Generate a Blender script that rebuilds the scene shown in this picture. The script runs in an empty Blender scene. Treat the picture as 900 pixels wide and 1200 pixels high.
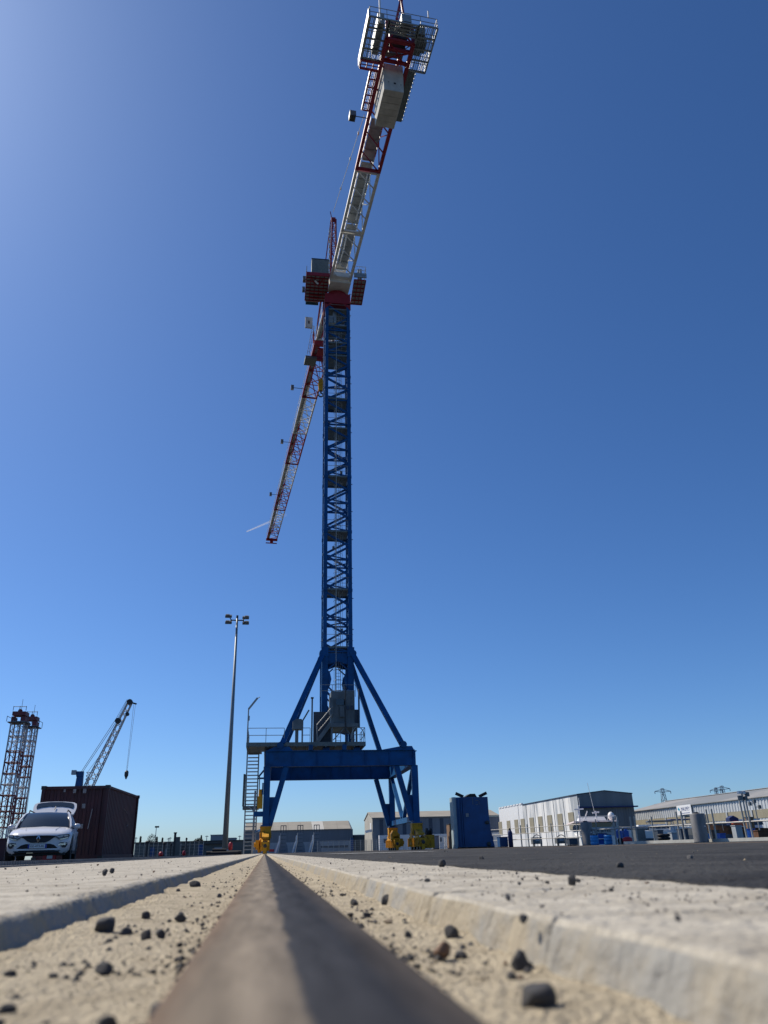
import bpy, bmesh, math, random
from mathutils import Vector, Matrix, noise
from mathutils.geometry import tessellate_polygon
R = math.radians
random.seed(7)
scene = bpy.context.scene
col = scene.collection

# ------------------------------------------------------------------ camera
CAM_H = 0.05
YAW, PITCH, ROLL = R(8.717), R(23.75), R(1.55)
F = Vector((math.sin(YAW)*math.cos(PITCH), math.cos(YAW)*math.cos(PITCH), math.sin(PITCH)))
R0 = Vector((math.cos(YAW), -math.sin(YAW), 0)); U0 = R0.cross(F)
RT = R0*math.cos(ROLL) - U0*math.sin(ROLL); UP = R0*math.sin(ROLL) + U0*math.cos(ROLL)
cam_d = bpy.data.cameras.new('camera'); cam = bpy.data.objects.new('camera', cam_d); col.objects.link(cam)
cam.matrix_world = Matrix(((RT.x, UP.x, -F.x, 0), (RT.y, UP.y, -F.y, 0), (RT.z, UP.z, -F.z, CAM_H), (0, 0, 0, 1)))
cam_d.sensor_fit = 'VERTICAL'; cam_d.sensor_height = 36; cam_d.sensor_width = 27; cam_d.lens = 27
cam_d.clip_start = 0.01; cam_d.clip_end = 30000
cam_d.dof.use_dof = True; cam_d.dof.focus_distance = 25; cam_d.dof.aperture_fstop = 7.0
scene.camera = cam

def ray(px, py):
    return F + RT*((px-450)/900) + UP*((600-py)/900)
def at(px, py, Y):
    d = ray(px, py); return d*(Y/d.y) + Vector((0, 0, CAM_H))
def gnd(px, py, z=0.0):
    d = ray(px, py); return d*((z-CAM_H)/d.z) + Vector((0, 0, CAM_H))

# ------------------------------------------------------------------ world, sun
SUN_EL, SUN_AZ = R(48), R(-50)          # azimuth clockwise from +Y
w = bpy.data.worlds.new('World'); scene.world = w; w.use_nodes = True
nt = w.node_tree; bg = nt.nodes['Background']
sky = nt.nodes.new('ShaderNodeTexSky'); sky.sky_type = 'NISHITA'; sky.sun_disc = False
sky.sun_elevation = SUN_EL; sky.sun_rotation = SUN_AZ
sky.altitude = 0; sky.air_density = 0.8; sky.dust_density = 0.6; sky.ozone_density = 4.5
hs = nt.nodes.new('ShaderNodeHueSaturation'); hs.inputs['Saturation'].default_value = 1.12
tint = nt.nodes.new('ShaderNodeMix'); tint.data_type = 'RGBA'; tint.blend_type = 'MULTIPLY'; tint.inputs[0].default_value = 1.0; tint.inputs[7].default_value = (0.76, 0.94, 1.14, 1)
nt.links.new(sky.outputs[0], hs.inputs['Color']); nt.links.new(hs.outputs[0], tint.inputs[6])
nt.links.new(tint.outputs[2], bg.inputs[0]); bg.inputs[1].default_value = 0.106
sv = Vector((math.sin(SUN_AZ)*math.cos(SUN_EL), math.cos(SUN_AZ)*math.cos(SUN_EL), math.sin(SUN_EL)))
sl = bpy.data.lights.new('sun', 'SUN'); sl.energy = 4.9; sl.angle = R(0.53); sl.color = (1, 0.92, 0.80)
so = bpy.data.objects.new('sun', sl); col.objects.link(so); so.rotation_euler = sv.to_track_quat('Z', 'Y').to_euler()
vs = scene.view_settings; vs.view_transform = 'Standard'; vs.look = 'None'; vs.gamma = 1; vs.exposure = 0.0
vs.use_curve_mapping = False
scene.cycles.use_denoising = True
scene.cycles.max_bounces = 6

# ------------------------------------------------------------------ materials
def mat(name, c, rough=0.6, metal=0.0, var=0.25, scale=4.0, c2=None, bump=0.0, bscale=40.0, spec=0.5, thr=None, trans=0, stretch=None):
    m = bpy.data.materials.new(name); m.use_nodes = True
    t = m.node_tree; b = t.nodes['Principled BSDF']
    b.inputs['Roughness'].default_value = rough; b.inputs['Metallic'].default_value = metal
    b.inputs['Specular IOR Level'].default_value = spec
    if trans: b.inputs['Transmission Weight'].default_value = trans
    tc = t.nodes.new('ShaderNodeTexCoord'); mp = t.nodes.new('ShaderNodeMapping')
    t.links.new(tc.outputs['Object'], mp.inputs['Vector'])
    if stretch: mp.inputs['Scale'].default_value = stretch
    n = t.nodes.new('ShaderNodeTexNoise'); n.inputs['Scale'].default_value = scale; n.inputs['Detail'].default_value = 8; n.inputs['Roughness'].default_value = 0.62
    t.links.new(mp.outputs[0], n.inputs['Vector'])
    r = t.nodes.new('ShaderNodeValToRGB')
    if c2 is None: c2 = tuple(x*(1-var) for x in c)
    lo, hi = thr if thr else (0.35, 0.65)
    r.color_ramp.elements[0].position = lo; r.color_ramp.elements[1].position = hi
    r.color_ramp.elements[0].color = (*c2, 1); r.color_ramp.elements[1].color = (*c, 1)
    t.links.new(n.outputs['Fac'], r.inputs[0]); t.links.new(r.outputs[0], b.inputs['Base Color'])
    if bump:
        n2 = t.nodes.new('ShaderNodeTexNoise'); n2.inputs['Scale'].default_value = bscale; n2.inputs['Detail'].default_value = 10
        t.links.new(tc.outputs['Object'], n2.inputs['Vector'])
        bp = t.nodes.new('ShaderNodeBump'); bp.inputs['Strength'].default_value = bump; bp.inputs['Distance'].default_value = 0.02
        t.links.new(n2.outputs['Fac'], bp.inputs['Height']); t.links.new(bp.outputs[0], b.inputs['Normal'])
    return m

M = {}
M['blue'] = mat('crane_blue', (0.001, 0.09, 0.27), 0.5, c2=(0.006, 0.055, 0.15), scale=1.1, thr=(0.3, 0.62), spec=0.25)
M['red'] = mat('crane_red', (0.32, 0.012, 0.026), 0.5, var=0.25, scale=1.2)
M['white'] = mat('crane_white', (0.78, 0.77, 0.71), 0.5, var=0.2, scale=1.5)
M['galv'] = mat('galvanised', (0.35, 0.38, 0.38), 0.5, metal=0.25, var=0.25, scale=3)
M['grate'] = mat('grating', (0.17, 0.20, 0.19), 0.6, metal=0.2, var=0.3, scale=6)
M['yellow'] = mat('machine_yellow', (0.60, 0.29, 0.02), 0.6, c2=(0.17, 0.07, 0.015), scale=3.5, thr=(0.34, 0.46), spec=0.2)
M['black'] = mat('black_rubber', (0.014, 0.014, 0.016), 0.7, var=0.3)
M['steel'] = mat('dark_steel', (0.06, 0.06, 0.06), 0.5, metal=0.5)
M['cwconc'] = mat('block_concrete', (0.60, 0.58, 0.51), 0.9, var=0.25, scale=1.6, bump=0.2, bscale=8)
M['floodgrey'] = mat('lamp_grey', (0.16, 0.17, 0.17), 0.5, metal=0.3)
M['glass'] = mat('dark_glass', (0.015, 0.022, 0.028), 0.06, var=0.1, spec=0.8)
M['teal'] = mat('cab_glass', (0.05, 0.14, 0.15), 0.1, var=0.1, spec=0.8)
M['lampglass'] = mat('lamp_glass', (0.55, 0.57, 0.58), 0.15, var=0.1, spec=0.8)
M['polegrey'] = mat('pole_galvanised', (0.24, 0.27, 0.28), 0.5, metal=0.3, var=0.15, scale=2)
M['carwhite'] = mat('car_paint', (0.66, 0.67, 0.69), 0.22, var=0.03, spec=0.5)
M['chrome'] = mat('chrome', (0.6, 0.6, 0.6), 0.15, metal=1.0, var=0.05)
M['plate'] = mat('plate_white', (0.72, 0.72, 0.70), 0.5, var=0.05)
M['plateblue'] = mat('plate_blue', (0.01, 0.04, 0.35), 0.5, var=0.05)
M['ink'] = mat('ink', (0.012, 0.012, 0.016), 0.6, var=0.05)
M['contred'] = mat('container_red', (0.085, 0.022, 0.024), 0.6, c2=(0.052, 0.017, 0.019), scale=1.1, bump=0.05, bscale=6)
M['chalk'] = mat('chalk', (0.42, 0.38, 0.36), 0.9, var=0.5, scale=12)
M['tankblue'] = mat('tank_blue', (0.006, 0.075, 0.23), 0.5, c2=(0.008, 0.05, 0.15), scale=1.2)
M['tanksunlit'] = mat('tank_blue_sunlit', (0.42, 0.50, 0.52), 0.5, var=0.2)  # hopper blue made pale: sunlight painted into the colour
M['roofbeige'] = mat('roof_beige', (0.34, 0.31, 0.25), 0.8, var=0.18, scale=0.35)
M['roofpale'] = mat('roof_pale', (0.52, 0.50, 0.44), 0.8, var=0.1, scale=0.5)
M['wallgrey'] = mat('cladding_grey', (0.19, 0.215, 0.24), 0.6, var=0.18, scale=0.5, stretch=(1, 1, 0.1))
M['walllight'] = mat('wall_light', (0.40, 0.43, 0.45), 0.7, var=0.2, scale=0.5)
M['wallcream'] = mat('wall_cream', (0.46, 0.43, 0.36), 0.8, var=0.2, scale=0.4)
M['slate'] = mat('door_slate', (0.05, 0.07, 0.10), 0.6, var=0.2)
M['whitewall'] = mat('render_white', (0.80, 0.79, 0.75), 0.85, c2=(0.36, 0.39, 0.41), scale=0.45, thr=(0.42, 0.55), stretch=(1, 1, 0.12))
M['cleanwhite'] = mat('white_paint', (0.80, 0.80, 0.78), 0.5, var=0.1, scale=1)
M['tan'] = mat('tan_panel', (0.30, 0.27, 0.19), 0.8, var=0.15, scale=0.8)
M['gable'] = mat('gable_grey', (0.16, 0.19, 0.21), 0.6, var=0.22, scale=0.7, stretch=(1, 1, 0.1))
M['zinc'] = mat('zinc_sheet', (0.62, 0.64, 0.64), 0.45, metal=0.2, var=0.15, scale=0.8)
M['roofgrey'] = mat('roof_grey', (0.20, 0.21, 0.21), 0.7, c2=(0.30, 0.29, 0.27), scale=0.06, thr=(0.45, 0.55))
M['signwhite'] = mat('sign_white', (0.82, 0.83, 0.83), 0.5, var=0.03)
M['signblue'] = mat('sign_blue', (0.02, 0.06, 0.22), 0.5, var=0.1)
M['cyan'] = mat('sign_cyan', (0.05, 0.35, 0.5), 0.5, var=0.1)
M['bollard'] = mat('bollard_steel', (0.24, 0.235, 0.23), 0.6, metal=0.1, c2=(0.15, 0.145, 0.14), scale=2.5, stretch=(1, 1, 0.4))
M['railmetal'] = mat('rail_metal', (0.42, 0.41, 0.38), 0.5, metal=0.4, var=0.3)
M['kerbwhite'] = mat('pale_kerb', (0.55, 0.54, 0.48), 0.9, var=0.2, scale=2)
M['drumblue'] = mat('plastic_blue', (0.01, 0.10, 0.45), 0.4, var=0.2)
M['cyanblue'] = mat('plastic_light_blue', (0.03, 0.27, 0.62), 0.4, var=0.2)
M['navy'] = mat('navy_cover', (0.01, 0.03, 0.13), 0.7, var=0.3)
M['orange'] = mat('orange', (0.70, 0.13, 0.05), 0.5, var=0.15)
M['buoyred'] = mat('buoy_red', (0.50, 0.015, 0.02), 0.4, var=0.15)
M['rust'] = mat('rust', (0.15, 0.065, 0.03), 0.85, var=0.5, scale=5)
M['wood'] = mat('wood', (0.26, 0.15, 0.08), 0.8, var=0.4, scale=6)
M['hullgrey'] = mat('hull_grey', (0.16, 0.17, 0.17), 0.5, var=0.3)
M['canvas'] = mat('canvas_grey', (0.16, 0.17, 0.16), 0.9, var=0.3)
M['farwall'] = mat('far_wall', (0.13, 0.14, 0.13), 0.9, var=0.3, scale=0.4)
M['farblock'] = mat('far_block', (0.26, 0.29, 0.31), 0.9, var=0.15)
M['leaf'] = mat('foliage', (0.045, 0.065, 0.035), 0.8, var=0.5, scale=2)
M['bark'] = mat('bark', (0.09, 0.07, 0.05), 0.9, var=0.3)
M['towergrey'] = mat('tower_white', (0.52, 0.49, 0.48), 0.6, var=0.3)
M['towerred'] = mat('tower_red', (0.20, 0.045, 0.05), 0.6, var=0.3)
M['boomgrey'] = mat('boom_grey', (0.50, 0.48, 0.47), 0.6, var=0.3)
M['pylon'] = mat('pylon_steel', (0.20, 0.25, 0.30), 0.6, var=0.1)
M['water'] = mat('water', (0.02, 0.045, 0.05), 0.08, var=0.2, scale=2, bump=0.2, bscale=3)
M['stone'] = mat('stone_dark', (0.085, 0.083, 0.082), 0.85, c2=(0.045, 0.043, 0.042), scale=60, bump=0.4, bscale=200)
M['stonemid'] = mat('stone_mid', (0.19, 0.18, 0.165), 0.9, c2=(0.10, 0.095, 0.09), scale=70, bump=0.4, bscale=200)
M['housegrey'] = mat('house_grey', (0.16, 0.185, 0.19), 0.6, metal=0.1, var=0.3, scale=1.5)
M['stonebrown'] = mat('stone_brown', (0.22, 0.13, 0.08), 0.85, var=0.45, scale=60, bump=0.3, bscale=200)
M['stonepale'] = mat('stone_pale', (0.34, 0.27, 0.18), 0.9, var=0.4, scale=60, bump=0.3, bscale=200)
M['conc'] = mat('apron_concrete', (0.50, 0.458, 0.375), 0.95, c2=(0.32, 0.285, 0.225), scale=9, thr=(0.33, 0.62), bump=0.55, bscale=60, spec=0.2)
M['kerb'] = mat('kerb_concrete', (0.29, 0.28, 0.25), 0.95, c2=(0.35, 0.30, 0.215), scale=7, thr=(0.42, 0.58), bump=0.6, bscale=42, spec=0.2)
M['sand'] = mat('sand', (0.62, 0.53, 0.375), 0.95, c2=(0.43, 0.36, 0.25), scale=22, thr=(0.3, 0.6), bump=0.9, bscale=160, spec=0.15)
M['asph'] = mat('asphalt', (0.060, 0.059, 0.057), 0.95, c2=(0.030, 0.030, 0.031), scale=1.6, thr=(0.38, 0.62), bump=0.8, bscale=60, spec=0.2)
M['paint'] = mat('road_paint', (0.55, 0.54, 0.50), 0.9, var=0.35, scale=8)
M['trough'] = mat('trough_grey', (0.20, 0.20, 0.20), 0.8, var=0.35, scale=5)

def rail_mat():
    m = bpy.data.materials.new('rail_steel'); m.use_nodes = True; t = m.node_tree; b = t.nodes['Principled BSDF']
    L = t.links.new; N = t.nodes.new
    tc = N('ShaderNodeTexCoord'); mp = N('ShaderNodeMapping'); mp.inputs['Scale'].default_value = (1, 0.12, 1)
    L(tc.outputs['Object'], mp.inputs['Vector'])
    n = N('ShaderNodeTexNoise'); n.inputs['Scale'].default_value = 60; n.inputs['Detail'].default_value = 8; L(mp.outputs[0], n.inputs['Vector'])
    n2 = N('ShaderNodeTexNoise'); n2.inputs['Scale'].default_value = 34; n2.inputs['Detail'].default_value = 9; mp2 = N('ShaderNodeMapping'); mp2.inputs['Scale'].default_value = (1, 0.22, 1); L(tc.outputs['Object'], mp2.inputs['Vector']); L(mp2.outputs[0], n2.inputs['Vector'])
    sx = N('ShaderNodeSeparateXYZ'); L(tc.outputs['Object'], sx.inputs[0])
    # dark band: right of the middle, ragged edge
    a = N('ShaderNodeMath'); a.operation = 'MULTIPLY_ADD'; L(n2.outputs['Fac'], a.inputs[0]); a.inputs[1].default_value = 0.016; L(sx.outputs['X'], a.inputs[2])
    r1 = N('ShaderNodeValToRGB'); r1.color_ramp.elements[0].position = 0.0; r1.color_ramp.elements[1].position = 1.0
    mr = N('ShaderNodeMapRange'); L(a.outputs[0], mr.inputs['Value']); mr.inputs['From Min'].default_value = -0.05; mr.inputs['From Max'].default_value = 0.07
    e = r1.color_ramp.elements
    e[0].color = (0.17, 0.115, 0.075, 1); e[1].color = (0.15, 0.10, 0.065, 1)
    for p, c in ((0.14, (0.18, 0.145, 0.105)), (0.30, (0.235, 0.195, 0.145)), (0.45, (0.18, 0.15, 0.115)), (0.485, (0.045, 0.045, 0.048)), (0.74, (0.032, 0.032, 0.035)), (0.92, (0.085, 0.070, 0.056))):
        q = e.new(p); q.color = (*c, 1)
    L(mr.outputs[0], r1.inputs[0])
    r2 = N('ShaderNodeValToRGB'); r2.color_ramp.elements[0].position = 0.3; r2.color_ramp.elements[1].position = 0.72
    r2.color_ramp.elements[0].color = (0.66, 0.66, 0.66, 1); r2.color_ramp.elements[1].color = (1.28, 1.28, 1.28, 1)
    L(n.outputs['Fac'], r2.inputs[0])
    mx = N('ShaderNodeMix'); mx.data_type = 'RGBA'; mx.blend_type = 'MULTIPLY'; mx.inputs[0].default_value = 1
    L(r1.outputs[0], mx.inputs[6]); L(r2.outputs[0], mx.inputs[7]); L(mx.outputs[2], b.inputs['Base Color'])
    b.inputs['Roughness'].default_value = 0.75; b.inputs['Metallic'].default_value = 0.0; b.inputs['Specular IOR Level'].default_value = 0.06
    bp = N('ShaderNodeBump'); bp.inputs['Strength'].default_value = 0.15; bp.inputs['Distance'].default_value = 0.004
    L(n.outputs['Fac'], bp.inputs['Height']); L(bp.outputs[0], b.inputs['Normal'])
    return m
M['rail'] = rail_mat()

# ------------------------------------------------------------------ mesh helpers
class MB:
    def __init__(s): s.v = []; s.f = []
    def add(s, vs, fs):
        k = len(s.v); s.v += [Vector(v) for v in vs]; s.f += [[i+k for i in f] for f in fs]
    def box(s, x0, x1, y0, y1, z0, z1):
        s.add([(x, y, z) for z in (z0, z1) for x, y in ((x0, y0), (x1, y0), (x1, y1), (x0, y1))],
              [(3, 2, 1, 0), (4, 5, 6, 7), (0, 1, 5, 4), (1, 2, 6, 5), (2, 3, 7, 6), (3, 0, 4, 7)])
        return s
    def cbox(s, c, sz, rz=0, rx=0):
        m = Matrix.Rotation(rz, 3, 'Z') @ Matrix.Rotation(rx, 3, 'X'); h = [q/2 for q in sz]
        vs = [Vector(c) + m @ Vector((x*h[0], y*h[1], z*h[2])) for z in (-1, 1) for x, y in ((-1, -1), (1, -1), (1, 1), (-1, 1))]
        s.add(vs, [(3, 2, 1, 0), (4, 5, 6, 7), (0, 1, 5, 4), (1, 2, 6, 5), (2, 3, 7, 6), (3, 0, 4, 7)]); return s
    def bar(s, p, q, a, b=None, up=(0, 0, 1), a2=None, b2=None):
        p = Vector(p); q = Vector(q); b = b or a; a2 = a2 or a; b2 = b2 or b
        d = (q-p).normalized(); u = Vector(up)
        if abs(d.dot(u)) > 0.98: u = Vector((0, 1, 0))
        x = d.cross(u).normalized(); y = x.cross(d)
        vs = []
        for c, aa, bb in ((p, a, b), (q, a2, b2)):
            for i, j in ((-1, -1), (1, -1), (1, 1), (-1, 1)): vs.append(c + x*(i*aa/2) + y*(j*bb/2))
        s.add(vs, [(3, 2, 1, 0), (4, 5, 6, 7), (0, 1, 5, 4), (1, 2, 6, 5), (2, 3, 7, 6), (3, 0, 4, 7)]); return s
    def tube(s, p, q, r, n=8, r2=None, cap=True):
        p = Vector(p); q = Vector(q); d = (q-p).normalized(); r2 = r if r2 is None else r2
        u = Vector((0, 0, 1)) if abs(d.z) < 0.95 else Vector((1, 0, 0))
        x = d.cross(u).normalized(); y = x.cross(d); vs = []
        for c, rr in ((p, r), (q, r2)):
            for k in range(n):
                a = 2*math.pi*k/n; vs.append(c + x*(rr*math.cos(a)) + y*(rr*math.sin(a)))
        fs = [(k, (k+1) % n, n+(k+1) % n, n+k) for k in range(n)]
        if cap: fs += [tuple(reversed(range(n))), tuple(range(n, 2*n))]
        s.add(vs, fs); return s
    def path(s, pts, r, n=6):
        for p, q in zip(pts, pts[1:]): s.tube(p, q, r, n)
        return s
    def lathe(s, c, prof, n=20, axis='z'):
        vs = []
        for r, z in prof:
            for k in range(n):
                a = 2*math.pi*k/n; x, y = r*math.cos(a), r*math.sin(a)
                v = {'z': (x, y, z), 'x': (z, x, y), 'y': (x, z, y)}[axis]; vs.append(Vector(c)+Vector(v))
        fs = [(i*n+k, i*n+(k+1) % n, (i+1)*n+(k+1) % n, (i+1)*n+k) for i in range(len(prof)-1) for k in range(n)]
        fs += [tuple(reversed(range(n))), tuple(range((len(prof)-1)*n, len(prof)*n))]
        s.add(vs, fs); return s
    def prism(s, pts, vec):
        n = len(pts); vec = Vector(vec); pts = [Vector(p) for p in pts]
        s.add(pts + [p+vec for p in pts], [tuple(reversed(range(n))), tuple(range(n, 2*n))] + [(k, (k+1) % n, n+(k+1) % n, n+k) for k in range(n)]); return s
    def grid(s, rows):
        n = len(rows[0]); k = [v for r in rows for v in r]
        s.add(k, [(i*n+j, i*n+j+1, (i+1)*n+j+1, (i+1)*n+j) for i in range(len(rows)-1) for j in range(n-1)]); return s
    def lattice(s, a0, b0, a1, b1, n, r, pat='zig', n_h=1, side=4):
        a0, b0, a1, b1 = map(Vector, (a0, b0, a1, b1))
        A = [a0.lerp(a1, i/n) for i in range(n+1)]; B = [b0.lerp(b1, i/n) for i in range(n+1)]
        for i in range(n):
            if pat == 'x': s.tube(A[i], B[i+1], r, side); s.tube(B[i], A[i+1], r, side)
            elif pat == 'par': s.tube(A[i], B[i+1], r, side)
            else:
                if i % 2 == 0: s.tube(A[i], B[i+1], r, side)
                else: s.tube(B[i], A[i+1], r, side)
        if n_h:
            for i in range(0, n+1, n_h): s.tube(A[i], B[i], r, side)
        return s
    def text(s, body, size, origin, xdir, ydir, ext=0.002, align='CENTER', width=None):
        cu = bpy.data.curves.new('lettering', 'FONT'); cu.body = body; cu.size = size; cu.extrude = ext; cu.align_x = align; cu.align_y = 'CENTER'
        ob = bpy.data.objects.new('lettering', cu); col.objects.link(ob)
        dg = bpy.context.evaluated_depsgraph_get(); me = ob.evaluated_get(dg).to_mesh()
        x = Vector(xdir).normalized(); y = Vector(ydir).normalized(); z = x.cross(y); o = Vector(origin)
        k = 1.0
        if width:
            xs = [v.co.x for v in me.vertices]; k = width/(max(xs)-min(xs))
        vs = [o + x*(v.co.x*k) + y*v.co.y + z*v.co.z for v in me.vertices]; fs = [tuple(p.vertices) for p in me.polygons]
        s.add(vs, fs); bpy.data.objects.remove(ob); bpy.data.curves.remove(cu); return s
    def build(s, name, m, parent=None, world=True, smooth=False, bevel=0):
        me = bpy.data.meshes.new(name)
        vs = s.v
        if parent is not None and world:
            inv = ROOTM[rootname(parent)]; vs = [inv @ v for v in vs]
        me.from_pydata([tuple(v) for v in vs], [], s.f); me.validate(); me.update()
        bm = bmesh.new(); bm.from_mesh(me); bmesh.ops.recalc_face_normals(bm, faces=bm.faces); bm.to_mesh(me); bm.free()
        if smooth:
            for p in me.polygons: p.use_smooth = True
        o = bpy.data.objects.new(name, me); col.objects.link(o); me.materials.append(m)
        if parent is not None: o.parent = parent
        if bevel:
            bv = o.modifiers.new('bevel', 'BEVEL'); bv.width = bevel; bv.segments = 2; bv.limit_method = 'ANGLE'
        return o
ROOTM = {}
def rootname(o):
    while o.parent is not None: o = o.parent
    return o.name
def tag(o, label=None, cat=None, group=None, kind=None):
    if label: o['label'] = label
    if cat: o['category'] = cat
    if group: o['group'] = group
    if kind: o['kind'] = kind
    return o
def thing(name, label, cat, loc=(0, 0, 0), rz=0, group=None):
    o = bpy.data.objects.new(name, None); col.objects.link(o); o.location = loc; o.rotation_euler = (0, 0, rz)
    o.empty_display_size = 0.1
    ROOTM[o.name] = (Matrix.Translation(Vector(loc)) @ Matrix.Rotation(rz, 4, 'Z')).inverted()
    return tag(o, label, cat, group)
def solo(name, mb, m, label, cat, loc=None, group=None, smooth=False, bevel=0):
    if loc is None:
        n = len(mb.v); loc = (sum(v.x for v in mb.v)/n, sum(v.y for v in mb.v)/n, min(v.z for v in mb.v))
    L = Vector(loc); mb.v = [v-L for v in mb.v]
    o = mb.build(name, m, None, smooth=smooth, bevel=bevel); o.location = L
    return tag(o, label, cat, group)
def struct(name, mb, m, kind='structure', smooth=False):
    return tag(mb.build(name, m, None, smooth=smooth), kind=kind)
def copy_tree(o, parent=None):
    c = o.copy(); col.objects.link(c); c.parent = parent
    for ch in list(o.children): copy_tree(ch, c)
    return c

# ------------------------------------------------------------------ ground
QUAY = [(36, -5), (29.4, 28), (24.9, 46), (22.2, 56), (17.8, 73), (40, 128), (66, 128), (66, -5)]
def tess(outer, holes, z):
    polys = [[Vector((x, y, 0)) for x, y in outer]] + [[Vector((x, y, 0)) for x, y in h] for h in holes]
    tris = tessellate_polygon(polys); allv = [v for p in polys for v in p]
    mb = MB(); mb.add([(v.x, v.y, z) for v in allv], [tuple(t) for t in tris]); return mb
struct('ground', tess([(-6000, -6000), (6000, -6000), (6000, 6000), (-6000, 6000)], [QUAY], -0.075), M['asph'])
wt = MB(); wt.add([(14, -8, -1.2), (70, -8, -1.2), (70, 132, -1.2), (14, 132, -1.2)], [(0, 1, 2, 3)]); struct('water', wt, M['water'])
qw = MB(); qn = len(QUAY)
for i in range(qn):
    (x0, y0), (x1, y1) = QUAY[i], QUAY[(i+1) % qn]
    qw.add([(x0, y0, -1.6), (x1, y1, -1.6), (x1, y1, -0.075), (x0, y0, -0.075)], [(0, 1, 2, 3)])
struct('quay_wall', qw, M['cwconc'])
# asphalt yard right of the apron, up to the quay edge
ar = [(0.55, -6), (30, -6), (29.0, 28), (24.5, 46), (21.8, 56), (17.5, 73), (30, 110), (40, 132), (70, 132), (70, 400), (0.55, 400)]
struct('asphalt_yard', tess(ar, [], 0.0), M['asph'])
struct('asphalt_road', tess([(-90, -6), (-2.0, -6), (-2.0, 400), (-90, 400)], [], -0.006), M['asph'])

def ys_list(a, b, k, dmin):
    ys = [a]
    while ys[-1] < b: ys.append(ys[-1] + max(dmin, ys[-1]*k))
    return ys
nz = lambda x, y, s, z=0.0: noise.noise(Vector((x*s, y*s, z)))
def fb(x, y, s, z=0.0): return noise.fractal(Vector((x*s, y*s, z)), 0.8, 2.0, 5)
YS = [-0.6, -0.2, 0.0] + ys_list(0.1, 260, 0.02, 0.006)
JOINTS = [(.62, 7.7), (1.03, 7.7), (1.75, 7.7), (2.9, 7.7), (4.7, 7.7), (7.5, 7.7), (1.35, 1.3), (2.3, 1.3), (3.9, 1.3), (6.2, 1.3), (9.5, 1.3)]
for yj, _s in JOINTS: YS += [yj-.012*yj**.5, yj-.004*yj**.5, yj, yj+.004*yj**.5, yj+.012*yj**.5]
YS = sorted(set(YS))
def joint(y, seed):
    d = 0.0
    for yj, sd in JOINTS:
        if sd == seed: d = max(d, 1-abs(y-yj)/(.005*yj**.5))
    return max(0.0, d)
# concrete apron, left of the channel
def apron(x_edge, x_far, sgn, seed):
    rows = []
    for y in YS:
        e = x_edge + sgn*(0.006*fb(3.1, y, 2.2, seed) + 0.004*fb(1.7, y, 11, seed) + 0.010*max(0, nz(0.3, y, 3.7, seed+5)-0.25))
        row = []
        for k in range(34):
            u = (k/33)**1.7; x = e + (x_far-e)*u
            z = 0.0016*fb(x, y, 6, seed) + 0.0012*fb(x, y, 34, seed) - .010*joint(y, seed) if k else -0.004
            if k == 0: x += -sgn*0.002
            row.append((x, y, z))
        rows.append(row)
    return rows
struct('concrete_apron', MB().grid(apron(-0.262, -2.0, -1, 1.3)), M['conc'], smooth=True)
struct('concrete_strip', MB().grid(apron(0.212, 0.575, 1, 7.7)), M['conc'], smooth=True)
def kerbface(x_edge, sgn, seed, run):
    rows = []
    for y in YS:
        e = x_edge + sgn*(0.006*fb(3.1, y, 2.2, seed) + 0.004*fb(1.7, y, 11, seed) + 0.010*max(0, nz(0.3, y, 3.7, seed+5)-0.25))
        rows.append([(e - sgn*run*u + sgn*0.002*fb(u*0.05, y, 9, seed+2) + sgn*.009*joint(y + .01*u, seed)*(1-.4*u), y, 0.0 - 0.048*u - (0.003 if k == 0 else 0) + 0.0008*fb(u*0.06, y, 14, seed)) for k, u in enumerate([0, .1, .25, .4, .55, .7, .85, 1])])
    return rows
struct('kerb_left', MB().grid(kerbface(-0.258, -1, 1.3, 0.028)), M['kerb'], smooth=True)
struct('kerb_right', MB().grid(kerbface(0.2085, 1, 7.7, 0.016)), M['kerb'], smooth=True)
# sand bed of the rail channel
rows = []
for y in YS:
    rows.append([(x, y, -0.034 + 0.004*fb(x, y, 5, 3) + 0.0022*fb(x, y, 28, 4) + 0.006*max(0, abs(x-0.017)-0.06)/0.2) for x in [-0.262 + 0.478*k/70 for k in range(71)]])
struct('sand_bed', MB().grid(rows), M['sand'], smooth=True)
pm = MB(); pm.add([(1.2, 13.0, 0.014), (2.6, 12.4, 0.014), (2.6, 13.6, 0.014), (1.0, 14.6, 0.014)], [(0, 1, 2, 3)]); struct('painted_line', pm, M['paint'])

rows = []
for y in [0.45] + ys_list(0.5, 24, 0.02, 0.006):
    rows.append([(x, y, -.03 if k == 0 else 0.003 + 0.0035*fb(x, y, 21, 9) + 0.003*fb(x, y, 3.1, 5)) for k, x in enumerate([0.545 + 0.010*fb(0.2, y, 4, 2) + (7.5)*(max(0, k-1)/90)**2.2 for k in range(92)])])
struct('asphalt_edge', MB().grid(rows), M['asph'], smooth=True)
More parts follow.
